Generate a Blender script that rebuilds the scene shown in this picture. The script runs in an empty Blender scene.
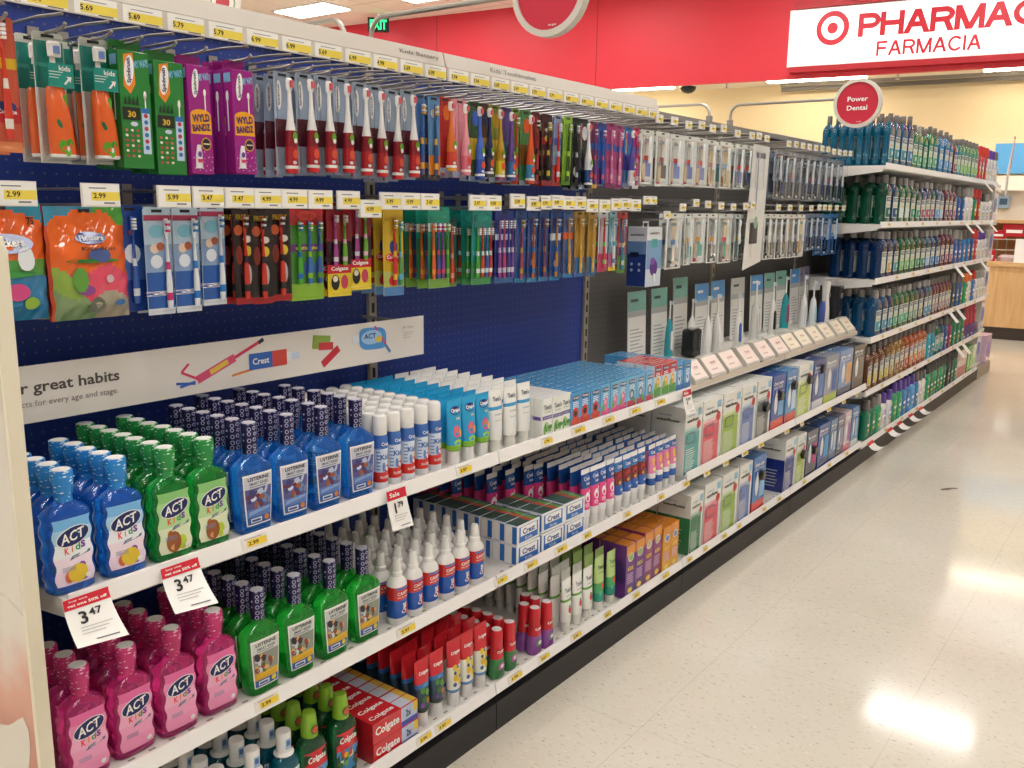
import bpy, math, random
from mathutils import Matrix, Vector
random.seed(7)
SC = bpy.context.scene
COL = SC.collection
PI = math.pi

# ------------------------------------------------------------------ materials
def lin(h):
    h = h.lstrip('#')
    out = []
    for i in (0, 2, 4):
        c = int(h[i:i+2], 16) / 255
        out.append(c / 12.92 if c <= 0.04045 else ((c + 0.055) / 1.055) ** 2.4)
    return (*out, 1)

MATS = {}
def M(h, rough=0.45, coat=0.0, metal=0.0, emit=0.0, trans=0.0, ior=1.45):
    key = (h, rough, coat, metal, emit, trans)
    if key in MATS: return MATS[key]
    m = bpy.data.materials.new('paint_' + h.lstrip('#'))
    m.use_nodes = True
    b = m.node_tree.nodes['Principled BSDF']
    b.inputs['Base Color'].default_value = lin(h)
    b.inputs['Roughness'].default_value = rough
    b.inputs['Coat Weight'].default_value = coat
    b.inputs['Metallic'].default_value = metal
    b.inputs['Transmission Weight'].default_value = trans
    b.inputs['IOR'].default_value = ior
    if emit:
        b.inputs['Emission Color'].default_value = lin(h)
        b.inputs['Emission Strength'].default_value = emit
    MATS[key] = m
    return m
def gloss(h): return M(h, 0.22, 0.3)
def paper(h): return M(h, 0.55)
def metal(h): return M(h, 0.35, 0, 0.85)
def liquid(h): return M(h, 0.035, 0.4, 0, 0, 0.72, 1.36)

class NT:
    """small helper for node graphs"""
    def __init__(s, name, rough=0.5):
        s.m = bpy.data.materials.new(name); s.m.use_nodes = True
        s.t = s.m.node_tree; s.b = s.t.nodes['Principled BSDF']; s.b.inputs['Roughness'].default_value = rough
    def n(s, kind, **kw):
        x = s.t.nodes.new(kind)
        for k, v in kw.items(): setattr(x, k, v)
        return x
    def link(s, a, b): s.t.links.new(a, b)
    def math(s, op, a, b=None, c=None):
        x = s.n('ShaderNodeMath', operation=op)
        for i, v in enumerate((a, b, c)):
            if v is None: continue
            if isinstance(v, (int, float)): x.inputs[i].default_value = v
            else: s.link(v, x.inputs[i])
        return x.outputs[0]
    def mix(s, f, a, b):
        x = s.n('ShaderNodeMix', data_type='RGBA')
        if isinstance(f, (int, float)): x.inputs[0].default_value = f
        else: s.link(f, x.inputs[0])
        for i, v in ((6, a), (7, b)):
            if isinstance(v, tuple): x.inputs[i].default_value = v
            else: s.link(v, x.inputs[i])
        return x.outputs[2]
    def coords(s, what='Object'):
        t = s.n('ShaderNodeTexCoord'); sp = s.n('ShaderNodeSeparateXYZ')
        s.link(t.outputs[what], sp.inputs[0])
        return t.outputs[what], sp.outputs
    def ramp(s, f, stops):
        r = s.n('ShaderNodeValToRGB'); e = r.color_ramp.elements
        e[0].position, e[0].color = stops[0]; e[1].position, e[1].color = stops[-1]
        for p, c in stops[1:-1]:
            q = e.new(p); q.color = c
        s.link(f, r.inputs[0]); return r.outputs[0]
    def noise(s, vec, scale, detail=2.0, rough=0.5):
        x = s.n('ShaderNodeTexNoise'); x.inputs['Scale'].default_value = scale; x.inputs['Detail'].default_value = detail
        x.inputs['Roughness'].default_value = rough; s.link(vec, x.inputs['Vector']); return x.outputs['Fac']
    def out(s, col): s.link(col, s.b.inputs['Base Color']); return s.m

def pegboard(name, base, hole):
    g = NT(name, 0.5); v, c = g.coords()
    def d(o):
        f = g.math('FRACT', g.math('MULTIPLY', o, 1 / 0.0254))
        return g.math('POWER', g.math('SUBTRACT', f, 0.5), 2)
    r = g.math('ADD', d(c[1]), d(c[2]))
    return g.out(g.mix(g.math('LESS_THAN', r, 0.011), lin(base), lin(hole)))

def flecked(name, base, fleck, scale, thr, stretch=(1, 1, 1), rough=0.35):
    g = NT(name, rough); v, c = g.coords()
    mp = g.n('ShaderNodeMapping'); mp.inputs['Scale'].default_value = stretch; g.link(v, mp.inputs[0])
    vo = g.n('ShaderNodeTexVoronoi'); vo.inputs['Scale'].default_value = scale; g.link(mp.outputs[0], vo.inputs['Vector'])
    return g.out(g.mix(g.math('LESS_THAN', vo.outputs['Distance'], thr), lin(base), lin(fleck)))

def ringed(name, base, ring, scale, lo, hi):
    g = NT(name, 0.3); v, c = g.coords()
    vo = g.n('ShaderNodeTexVoronoi'); vo.inputs['Scale'].default_value = scale; vo.inputs['Randomness'].default_value = 0.25
    g.link(v, vo.inputs['Vector'])
    d = vo.outputs['Distance']
    f = g.math('MULTIPLY', g.math('GREATER_THAN', d, lo), g.math('LESS_THAN', d, hi))
    return g.out(g.mix(f, lin(base), lin(ring)))

def floor_mat():
    g = NT('vinyl_tile', 0.2); v, c = g.coords()
    T = 0.61
    base = g.ramp(g.noise(v, 1.3, 3), [(0.3, lin('#cbc5b7')), (0.7, lin('#d6d1c5'))])
    mp = g.n('ShaderNodeMapping'); mp.inputs['Rotation'].default_value = (0, 0, 0.5); mp.inputs['Scale'].default_value = (1, 2.6, 1); g.link(v, mp.inputs[0])
    n1 = g.noise(mp.outputs[0], 42, 3, 0.6)
    fl = g.ramp(n1, [(0.61, (0, 0, 0, 1)), (0.67, (1, 1, 1, 1))])
    col = g.mix(g.math('MULTIPLY', fl, 0.58), base, lin('#857c6b'))
    n2 = g.noise(mp.outputs[0], 26, 3, 0.6)
    fl2 = g.ramp(n2, [(0.62, (0, 0, 0, 1)), (0.68, (1, 1, 1, 1))])
    col = g.mix(g.math('MULTIPLY', fl2, 0.5), col, lin('#e6dfd0'))
    def line(o, off, w):
        f = g.math('FRACT', g.math('DIVIDE', g.math('ADD', o, off), T))
        return g.math('LESS_THAN', g.math('ABSOLUTE', g.math('SUBTRACT', f, 0.5)), w)
    ln = g.math('MAXIMUM', line(c[0], 0.305 + 1.145, 0.0035), line(c[1], 0.305 - 2.207, 0.0035))
    col = g.mix(g.math('MULTIPLY', ln, 0.17), col, lin('#877d69'))
    rr = g.math('ADD', g.math('MULTIPLY', g.noise(v, 6, 3), 0.08), 0.06)
    g.link(rr, g.b.inputs['Roughness']); g.b.inputs['Specular IOR Level'].default_value = 0.38
    return g.out(col)

def ceil_mat():
    g = NT('ceiling_tile', 0.8); v, c = g.coords()
    def line(o, T):
        f = g.math('FRACT', g.math('DIVIDE', o, T))
        return g.math('LESS_THAN', g.math('ABSOLUTE', g.math('SUBTRACT', f, 0.5)), 0.012)
    ln = g.math('MAXIMUM', line(c[0], 0.61), line(c[1], 1.22))
    return g.out(g.mix(ln, lin('#f4eae1'), lin('#d6c8bb')))

def wood_mat():
    g = NT('maple_laminate', 0.4); v, c = g.coords()
    mp = g.n('ShaderNodeMapping'); mp.inputs['Scale'].default_value = (14, 14, 1.2); g.link(v, mp.inputs[0])
    return g.out(g.ramp(g.noise(mp.outputs[0], 2.2, 4), [(0.3, lin('#cfa06a')), (0.7, lin('#deb683'))]))

def clear_mat():
    m = bpy.data.materials.new('clear_plastic'); m.use_nodes = True
    t = m.node_tree; t.nodes.remove(t.nodes['Principled BSDF'])
    a = t.nodes.new('ShaderNodeBsdfTransparent'); b = t.nodes.new('ShaderNodeBsdfGlossy'); x = t.nodes.new('ShaderNodeMixShader')
    b.inputs['Roughness'].default_value = 0.08; a.inputs['Color'].default_value = (0.99, 0.992, 0.995, 1)
    lw = t.nodes.new('ShaderNodeLayerWeight'); lw.inputs['Blend'].default_value = 0.10
    t.links.new(lw.outputs['Fresnel'], x.inputs[0])
    t.links.new(a.outputs[0], x.inputs[1]); t.links.new(b.outputs[0], x.inputs[2])
    t.links.new(x.outputs[0], t.nodes['Material Output'].inputs['Surface'])
    return m
CLEAR = clear_mat()
WHITE = gloss('#ecebe8'); SHELF = M('#dfdcd8', 0.4); LIP = M('#f1efee', 0.3); BLACK = M('#1b1a1c', 0.5)
STEEL = metal('#a8a4a0'); GREYP = M('#8d8a86', 0.45)

# ------------------------------------------------------------------ text outlines
TXT = {}
def glyphs(s, bold=0.0, shear=0.0):
    k = (s, bold, shear)
    if k not in TXT:
        cu = bpy.data.curves.new('lettering', 'FONT'); cu.body = s; cu.size = 1; cu.offset = bold; cu.shear = shear; cu.resolution_u = 2
        ob = bpy.data.objects.new('lettering', cu)
        me = bpy.data.meshes.new_from_object(ob)
        vs = [(v.co.x, v.co.y) for v in me.vertices]; fs = [tuple(p.vertices) for p in me.polygons]
        bpy.data.objects.remove(ob); bpy.data.meshes.remove(me); bpy.data.curves.remove(cu)
        x0 = min(v[0] for v in vs); x1 = max(v[0] for v in vs); y0 = min(v[1] for v in vs); y1 = max(v[1] for v in vs)
        vs = [((x - x0) / (x1 - x0) - 0.5, (y - y0) / (y1 - y0) - 0.5) for x, y in vs]
        TXT[k] = (vs, fs)
    return TXT[k]

# bold sans-serif capitals drawn as strokes: (x0,y0,x1,y1) bars and (cx,cy,rx,ry,a0,a1) arcs in a unit box
def caps(m, word, u0, v0, w, h, t, fn, mat, e, gap=.24):
    G = {'P': (.78, [(0, 0, 0, 1), (0, 1, .45, 1), (0, .44, .45, .44)], [(.45, .72, .33, .28, -90, 90)]), 'H': (.84, [(0, 0, 0, 1), (.84, 0, .84, 1), (0, .52, .84, .52)], []), 'A': (.92, [(0, 0, .46, 1), (.92, 0, .46, 1), (.19, .33, .73, .33)], []),
         'R': (.82, [(0, 0, 0, 1), (0, 1, .48, 1), (0, .48, .48, .48), (.50, .48, .80, 0)], [(.48, .74, .32, .26, -90, 90)]), 'M': (1.02, [(0, 0, 0, 1), (1.02, 0, 1.02, 1), (0, 1, .51, 0), (1.02, 1, .51, 0)], []), 'C': (.90, [], [(.48, .5, .48, .5, 38, 322)]),
         'Y': (.88, [(.44, 0, .44, .45), (0, 1, .44, .45), (.88, 1, .44, .45)], []), 'F': (.70, [(0, 0, 0, 1), (0, 1, .70, 1), (0, .52, .62, .52)], []), 'I': (0, [(0, 0, 0, 1)], [])}
    tot = sum(G[c][0] + gap for c in word) - gap; k = (w - t) / tot; hh = h - t; x = u0 + t / 2; r = t / 2
    for c in word:
        gw, bars, arcs = G[c]
        for i, (x0, y0, x1, y1) in enumerate(bars):
            a, b, c2, d = x + x0*k, v0 + r + y0*hh, x + x1*k, v0 + r + y1*hh; L = math.hypot(c2 - a, d - b); dx, dy = (c2 - a) / L * r, (d - b) / L * r
            if abs(x1 - x0) < 1e-6 or abs(y1 - y0) < 1e-6: a -= dx; b -= dy; c2 += dx; d += dy
            else: b -= r if dy > 0 else -r; d += r if dy > 0 else -r
            q = r * 1.12 if abs(x1 - x0) > 1e-6 and abs(y1 - y0) > 1e-6 else r
            if q > r: pts = [(a - q, b), (a + q, b), (c2 + q, d), (c2 - q, d)]
            else: nx, ny = -dy, dx; pts = [(a + nx, b + ny), (a - nx, b - ny), (c2 - nx, d - ny), (c2 + nx, d + ny)]
            ar = sum(pts[j][0] * pts[(j+1) % 4][1] - pts[(j+1) % 4][0] * pts[j][1] for j in range(4))
            m.poly(pts if ar > 0 else pts[::-1], fn, mat, e + i * 4e-4)
        for (cx, cy, rx, ry, a0, a1) in arcs:
            n = 18; A = [math.radians(a0 + (a1 - a0) * i / n) for i in range(n + 1)]; X, Y, RX, RY = x + cx*k, v0 + r + cy*hh, rx*k, ry*hh
            vs = [fn(X + (RX + s*r) * math.cos(g), Y + (RY + s*r) * math.sin(g), e + .0022) for g in A for s in (-1, 1)]
            m.add(vs, [(2*i, 2*i+1, 2*i+3, 2*i+2) for i in range(n)], mat)
        x += (gw + gap) * k
    return m

# ------------------------------------------------------------------ mesh builder
class MB:
    def __init__(s): s.v = []; s.f = []; s.mi = []; s.mats = []
    def mat(s, m):
        if m not in s.mats: s.mats.append(m)
        return s.mats.index(m)
    def add(s, vs, fs, m):
        o = len(s.v); k = s.mat(m)
        s.v += [tuple(v) for v in vs]
        for f in fs: s.f.append(tuple(i + o for i in f)); s.mi.append(k)
        return s
    def box(s, x0, x1, y0, y1, z0, z1, m):
        vs = [(x, y, z) for x in (x0, x1) for y in (y0, y1) for z in (z0, z1)]
        return s.add(vs, [(0, 1, 3, 2), (4, 6, 7, 5), (0, 4, 5, 1), (2, 3, 7, 6), (0, 2, 6, 4), (1, 5, 7, 3)], m)
    def rbox(s, x0, x1, y0, y1, z0, z1, m, r=0.003):
        """box with chamfered edges"""
        cx, cy = (x0 + x1) / 2, (y0 + y1) / 2; a, b = (x1 - x0) / 2, (y1 - y0) / 2
        def ring(z, q):
            A, B = a - q, b - q; c = r * 0.7
            return [(cx + sx, cy + sy, z) for sx, sy in ((A, B - c), (A - c, B), (-A + c, B), (-A, B - c), (-A, -B + c), (-A + c, -B), (A - c, -B), (A, -B + c))]
        vs = ring(z0, r) + ring(z0 + r, 0) + ring(z1 - r, 0) + ring(z1, r)
        fs = [tuple(range(7, -1, -1)), tuple(range(24, 32))]
        for k in range(3):
            for i in range(8):
                j = (i + 1) % 8; fs.append((k*8+i, k*8+j, k*8+8+j, k*8+8+i))
        return s.add(vs, fs, m)
    def prism(s, pts, fn, e0, e1, m):
        """outline pts (u,v) extruded between fn(u,v,e0) and fn(u,v,e1)"""
        n = len(pts); vs = [fn(u, v, e0) for u, v in pts] + [fn(u, v, e1) for u, v in pts]
        fs = [tuple(range(n - 1, -1, -1)), tuple(range(n, 2 * n))] + [(i, (i + 1) % n, n + (i + 1) % n, n + i) for i in range(n)]
        return s.add(vs, fs, m)
    def loft(s, secs, mats, n=20, caps=True):
        """secs: (z, a=half y, b=half x, power[, cx, cy]); mats: one or one per band"""
        vs = []
        for q in secs:
            z, a, b, p = q[:4]; cx, cy = (q[4], q[5]) if len(q) > 4 else (0, 0)
            for i in range(n):
                t = 2 * PI * i / n; c, d = math.cos(t), math.sin(t)
                vs.append((cx + b * math.copysign(abs(c) ** (2 / p), c), cy + a * math.copysign(abs(d) ** (2 / p), d), z))
        o = len(s.v); s.v += vs
        for k in range(len(secs) - 1):
            m = s.mat(mats[k] if isinstance(mats, list) else mats)
            for i in range(n):
                j = (i + 1) % n; s.f.append((o+k*n+i, o+k*n+j, o+k*n+n+j, o+k*n+n+i)); s.mi.append(m)
        if caps:
            s.f.append(tuple(o + i for i in range(n - 1, -1, -1))); s.mi.append(s.mat(mats[0] if isinstance(mats, list) else mats))
            e = o + (len(secs) - 1) * n
            s.f.append(tuple(e + i for i in range(n))); s.mi.append(s.mat(mats[-1] if isinstance(mats, list) else mats))
        return s
    def lathe(s, prof, mats, n=16, cx=0, cy=0):
        return s.loft([(z, r, r, 2, cx, cy) for r, z in prof], mats, n)
    def tube(s, pts, r, m, n=6):
        P = [Vector(p) for p in pts]; rings = []
        up = Vector((0.13, 0.27, 0.95))
        for i, p in enumerate(P):
            d = (P[min(i + 1, len(P) - 1)] - P[max(i - 1, 0)]).normalized()
            a = d.cross(up).normalized() if abs(d.dot(up)) < 0.98 else d.cross(Vector((1, 0, 0))).normalized()
            b = d.cross(a)
            rings.append([p + r * (math.cos(2 * PI * k / n) * a + math.sin(2 * PI * k / n) * b) for k in range(n)])
        vs = [v for g in rings for v in g]; fs = [tuple(range(n)), tuple(range(len(vs) - 1, len(vs) - n - 1, -1))]
        for k in range(len(P) - 1):
            for i in range(n):
                j = (i + 1) % n; fs.append((k*n+i, k*n+n+i, k*n+n+j, k*n+j))
        return s.add(vs, fs, m)
    # --- flat art on a surface fn(u, v, e)
    def rect(s, u0, u1, v0, v1, fn, m, e=0.0006, nu=1, nv=1):
        vs = [fn(u0 + (u1 - u0) * i / nu, v0 + (v1 - v0) * j / nv, e) for j in range(nv + 1) for i in range(nu + 1)]
        fs = [(j*(nu+1)+i, j*(nu+1)+i+1, (j+1)*(nu+1)+i+1, (j+1)*(nu+1)+i) for j in range(nv) for i in range(nu)]
        return s.add(vs, fs, m)
    def poly(s, pts, fn, m, e=0.0008):
        return s.add([fn(u, v, e) for u, v in pts], [tuple(range(len(pts)))], m)
    def oval(s, cu, cv, ru, rv, fn, m, e=0.0008, n=16, tilt=0.0):
        c, d = math.cos(tilt), math.sin(tilt)
        return s.poly([(cu + ru * math.cos(2*PI*i/n) * c - rv * math.sin(2*PI*i/n) * d, cv + ru * math.cos(2*PI*i/n) * d + rv * math.sin(2*PI*i/n) * c) for i in range(n)], fn, m, e)
    def text(s, t, cu, cv, w, h, fn, m, e=0.0012, bold=0.0, shear=0.0, tilt=0.0):
        vs, fs = glyphs(t, bold, shear); c, d = math.cos(tilt), math.sin(tilt)
        return s.add([fn(cu + x*w*c - y*h*d, cv + x*w*d + y*h*c, e) for x, y in vs], fs, m)
    def vtext(s, t, cu, cv, w, h, fn, m, e=0.0012, bold=0.0):
        return s.text(t, cu, cv, h, w, fn, m, e, bold, 0, PI / 2)
    def build(s, name, ang=35):
        me = bpy.data.meshes.new(name)
        me.from_pydata(s.v, [], s.f)
        for m in s.mats: me.materials.append(m)
        me.polygons.foreach_set('material_index', s.mi)
        me.polygons.foreach_set('use_smooth', [True] * len(s.f))
        me.set_sharp_from_angle(angle=math.radians(ang))
        me.update()
        return me

def surf(secs):
    """front (+X) surface of a loft as a function of width u and height v"""
    def fn(u, v, e):
        k = 0
        while k < len(secs) - 2 and v > secs[k + 1][0]: k += 1
        A, B = secs[k], secs[k + 1]; t = min(1, max(0, (v - A[0]) / (B[0] - A[0] + 1e-9)))
        a, b, p = (A[i] + (B[i] - A[i]) * t for i in (1, 2, 3))
        q = max(0.0, 1 - min(1, abs(u) / a) ** p) ** (1 / p)
        return (b * q + e, u, v)
    return fn
def width_at(secs, v):
    for A, B in zip(secs, secs[1:]):
        if v <= B[0]: return A[1] + (B[1] - A[1]) * max(0, (v - A[0]) / (B[0] - A[0] + 1e-9))
    return secs[-1][1]
def at(x): return lambda u, v, e: (x + e, u, v)                  # plane facing the aisle
def side(y): return lambda u, v, e: (u, y - e, v)                # plane facing the near end
def lid(z): return lambda u, v, e: (-v, u, z + e)                # plane facing up

# ------------------------------------------------------------------ things
class Tpl:
    def __init__(s, name, cat): s.name = name; s.cat = cat; s.parts = []
    def part(s, name, mb, label=None, under=None, ang=35):
        s.parts.append((name, mb.build(name, ang), label, under)); return s
    def less(s, *drop):
        t = Tpl(s.name, s.cat); t.parts = [p for p in s.parts if p[0] not in drop]; return t
USED = {}
def put(t, loc, label, group=None, rz=0.0, rx=0.0, ry=0.0, scale=None):
    """a thing: an empty at its base with one mesh per part"""
    single = len(t.parts) == 1
    r = bpy.data.objects.new(t.name, t.parts[0][1] if single else None)
    COL.objects.link(r)
    if not single: r.empty_display_size = 0.03
    r.location = loc; r.rotation_euler = (rx, ry, rz)
    if scale: r.scale = scale
    r['label'] = label; r['category'] = t.cat
    if group: r['group'] = group
    if not single:
        made = {}
        for pn, me, lb, under in t.parts:
            o = bpy.data.objects.new(pn, me); COL.objects.link(o); o.parent = made.get(under, r); made[pn] = o
            if lb: o['label'] = lb
    return r
def struct(name, mb, ang=35):
    o = bpy.data.objects.new(name, mb.build(name, ang)); COL.objects.link(o); o['kind'] = 'structure'; return o
ORD = ['zeroth', 'first', 'second', 'third', 'fourth', 'fifth', 'sixth', 'seventh', 'eighth', 'ninth', 'tenth', 'eleventh', 'twelfth', 'thirteenth', 'fourteenth', 'fifteenth', 'sixteenth',
       'seventeenth', 'eighteenth', 'nineteenth', 'twentieth'] + ['twenty-' + x for x in 'first second third fourth fifth sixth seventh eighth ninth'.split()] + ['thirtieth'] + ['thirty-' + x for x in 'first second third fourth fifth sixth seventh eighth ninth'.split()]
def depth_word(j, n): return 'front' if j == 0 else ('one behind the front' if j == 1 else ORD[j + 1] + ' back')
GROWN = set()
def grow(t, dz):
    H = max(v.co.z for _, me, _, _ in t.parts for v in me.vertices)
    for _, me, _, _ in t.parts:
        if me.name in GROWN: continue
        GROWN.add(me.name)
        for v in me.vertices: v.co.z *= (H + dz) / H
        me.update()
def files(t, desc, group, ys, z, x0, dx, ns, jit=0.0025, shrink=None, start=0, rz=0.03, dz=.0152):
    """rows of one product running back from the shelf edge; ys counts from the near (white end panel) end"""
    if t.parts[0][1].name not in GROWN: grow(t, dz)
    for i, y in enumerate(ys):
        n = ns[i] if isinstance(ns, (list, tuple)) else ns
        s0 = start[i] if isinstance(start, (list, tuple)) else start
        for j in range(n):
            tt = t if j == 0 or shrink is None else shrink
            row = '' if len(ys) == 1 else f' in {ORD[i+1]} row from near end'
            d = ('front one' if j == 0 else ORD[j + 1] + ' one back')
            put(tt, (x0 - dx * (j + s0) + random.uniform(-jit, jit), y + random.uniform(-jit, jit), z), f'{desc}, {d}{row}', group, rz=random.uniform(-rz, rz))
# ------------------------------------------------------------------ products on the shelves
W_, K_, NAVY = M('#f2f1ee', 0.4), M('#1c1a1e', 0.45), M('#16245e', 0.4)
def R(a, b): return random.uniform(a, b)

def act_bottle(liq, capm, tints, blobs):
    t = Tpl('mouthwash_bottle', 'mouthwash bottle')
    wav = lambda z: 0.0440 - 0.0046 * (0.5 + 0.5 * math.cos(2 * PI * (z - 0.012) / 0.036))
    S = [(0, 0.036, 0.017, 3.2), (0.004, 0.041, 0.0215, 3.6)] + [(0.010 + i * 0.006, wav(0.010 + i * 0.006), 0.023, 4) for i in range(21)]
    S += [(0.138, 0.0395, 0.022, 3.6), (0.144, 0.035, 0.020, 3), (0.149, 0.027, 0.0185, 2.5), (0.153, 0.0185, 0.0165, 2.1), (0.156, 0.0155, 0.0155, 2)]
    t.part('body', MB().loft(S, liq, 28))
    c = MB().lathe([(0.0150, 0.155), (0.0152, 0.166), (0.0168, 0.168), (0.0180, 0.186), (0.0190, 0.189), (0.0190, 0.2), (0.0182, 0.2085)], capm, 20)
    c.lathe([(0.0150, 0.2082), (0.0150, 0.2097)], W_, 16)
    t.part('cap', c)
    f = surf(S); m = MB(); zs = [0.016 + i * 0.006 for i in range(20)]
    L = lambda z: width_at(S, z) - 0.0075
    for a, b in zip(zs, zs[1:]):
        k = min(len(tints) - 1, int((a - zs[0]) / (zs[-1] - zs[0]) * len(tints)))
        nu = 6; vs = [f(-L(z) + 2 * L(z) * i / nu, z, 0.0006) for z in (a, b) for i in range(nu + 1)]
        m.add(vs, [(i, i + 1, nu + 2 + i, nu + 1 + i) for i in range(nu)], paper(tints[k]))
    m.oval(0, 0.099, 0.031, 0.0165, f, W_, 0.0010, 20, 0.22); m.oval(0, 0.099, 0.0295, 0.015, f, NAVY, 0.0013, 20, 0.22)
    m.text('ACT', -0.001, 0.0995, 0.047, 0.0175, f, W_, 0.0018, 0.02, 0.25, 0.2)
    for i, (ch, hx) in enumerate((('K', '#e8452c'), ('i', '#e98a1d'), ('d', '#2f9a45'), ('s', '#7a3a9c'))):
        m.text(ch, -0.013 + 0.0098 * i, 0.0755 + 0.002 * i, 0.0085 if ch != 'i' else 0.0025, 0.012, f, M(hx, 0.4), 0.0014, 0.02)
    m.poly([(-0.01, 0.058), (0.028, 0.065), (0.03, 0.070), (-0.004, 0.065)], f, M('#5d6b86', 0.4), 0.0012)
    m.text('ANTICAVITY', 0.010, 0.0642, 0.026, 0.0028, f, W_, 0.0017, 0, 0, 0.16)
    for (u, v, a, b, hx) in blobs: m.oval(u, v, a, b, f, M(hx, 0.4), 0.0013 + a * 0.01 + len(m.v) * 1e-7, 14)
    for v in (0.047, 0.044, 0.041): m.rect(-0.024, 0.0, v, v + 0.0011, f, M('#8b93ad', 0.4), 0.0022, 4)
    m.oval(0.022, 0.026, 0.0055, 0.0045, f, W_, 0.0024, 12)
    t.part('label', m); return t

def smart_rinse(liq, capm, top, art):
    t = Tpl('mouthwash_bottle', 'mouthwash bottle')
    S = [(0, 0.034, 0.018, 3.6), (0.004, 0.0375, 0.0225, 4.2), (0.03, 0.041, 0.0235, 4.4), (0.08, 0.0445, 0.024, 4.4), (0.122, 0.0465, 0.024, 4.4), (0.131, 0.046, 0.0235, 4), (0.138, 0.042, 0.022, 3.4), (0.144, 0.034, 0.0205, 3), (0.150, 0.025, 0.0185, 2.6), (0.156, 0.0175, 0.0165, 2.1), (0.164, 0.0145, 0.0145, 2)]
    t.part('body', MB().loft(S, liq, 28))
    c = MB().lathe([(0.0152, 0.160), (0.0160, 0.163), (0.0156, 0.18), (0.0166, 0.219), (0.0160, 0.2215)], capm, 20)
    c.lathe([(0.0138, 0.2213), (0.0138, 0.2226)], M('#c9c8d4', 0.4), 16)
    t.part('cap', c)
    f = surf(S); m = MB(); zs = [0.018 + i * 0.0105 for i in range(11)]
    L = lambda z: width_at(S, z) - 0.0085
    for a, b in zip(zs, zs[1:]):
        nu = 6; vs = [f(-L(z) + 2 * L(z) * i / nu, z, 0.0006) for z in (a, b) for i in range(nu + 1)]
        m.add(vs, [(i, i + 1, nu + 2 + i, nu + 1 + i) for i in range(nu)], W_)
    zz = [(0.021, 0.036, '#3a62a8'), (0.036, 0.052, art[0]), (0.052, 0.094, art[1]), (0.094, 0.119, top)]
    for a, b, hx in zz:
        nu = 6; vs = [f((-L(z) + 0.0025) * (1 - 2 * i / nu), z, 0.0011) for z in (a, b) for i in range(nu + 1)]
        m.add(vs, [(i, i + 1, nu + 2 + i, nu + 1 + i) for i in range(nu)], paper(hx))
    m.text('LISTERINE', 0, 0.1135, 0.054, 0.0075, f, K_, 0.0016, 0.03)
    m.text('SMART RINSE', 0, 0.1035, 0.048, 0.0058, f, M('#3d4660', 0.4), 0.0016, 0.02)
    m.rect(-0.024, 0.02, 0.0965, 0.0985, f, M('#7f8798', 0.4), 0.0015, 4)
    rr = random.Random(art[2])
    for k in range(22):
        u, v = rr.uniform(-0.026, 0.026), rr.uniform(0.054, 0.088)
        m.oval(u, v, rr.uniform(0.003, 0.008), rr.uniform(0.004, 0.010), f, M(rr.choice(art[3]), 0.4), 0.0013 + k * 4e-5, 10, rr.uniform(0, 3))
    m.poly([(-0.028, 0.040), (0.024, 0.047), (0.028, 0.053), (-0.026, 0.048)], f, paper(art[4]), 0.0024)
    m.rect(-0.022, 0.006, 0.024, 0.033, f, M('#dfe6f2', 0.4), 0.0014, 4); m.rect(-0.020, 0.002, 0.0265, 0.0305, f, M('#29447e', 0.4), 0.0019, 4)
    m.oval(0.018, 0.030, 0.006, 0.006, f, M('#e5cf45' if art[5] else '#e0852f', 0.4), 0.0020, 12)
    t.part('label', m); return t

def cyl_fn(r): return lambda u, v, e: ((r + e) * math.cos(u / r), (r + e) * math.sin(u / r), v)

def foam_can():
    t = Tpl('toothpaste_pump', 'toothpaste pump'); r = 0.0195; f = cyl_fn(r)
    b = MB().lathe([(r - .002, 0), (r, .003), (r, .016), (r, .040), (r, .094), (r, .118), (r - .003, .127)], [M('#dfe4ea', .3), M('#dfe4ea', .3), gloss('#d8352f'), gloss('#d3dff0'), gloss('#3f6db8'), gloss('#3f6db8')], 24)
    t.part('body', b)
    t.part('cap', MB().lathe([(.0175, .125), (.0182, .127), (.0182, .162), (.0165, .1675), (.011, .1705)], WHITE, 24))
    m = MB(); m.text('Kid', -.003, .075, .022, .012, f, M('#2a5fb0', .4), .0009, .03); m.text("'s", .0115, .079, .006, .007, f, M('#e2742f', .4), .0009, .03)
    m.text('Crest', 0, .105, .022, .008, f, W_, .0009, .02)
    m.oval(.004, .047, .009, .009, f, gloss('#d8352f'), .0008); m.oval(-.006, .052, .004, .011, f, M('#5a86c8', .4), .001); m.oval(.009, .06, .003, .010, f, M('#e2a02f', .4), .001)
    for k in range(7): m.rect(-.024, -.014, .045 + .008 * k, .048 + .008 * k, f, M('#6b93cc', .4), .0008, 3)
    m.text('FLUORIDE', 0, .028, .028, .006, f, W_, .0009, .02)
    t.part('label', m); return t

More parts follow.
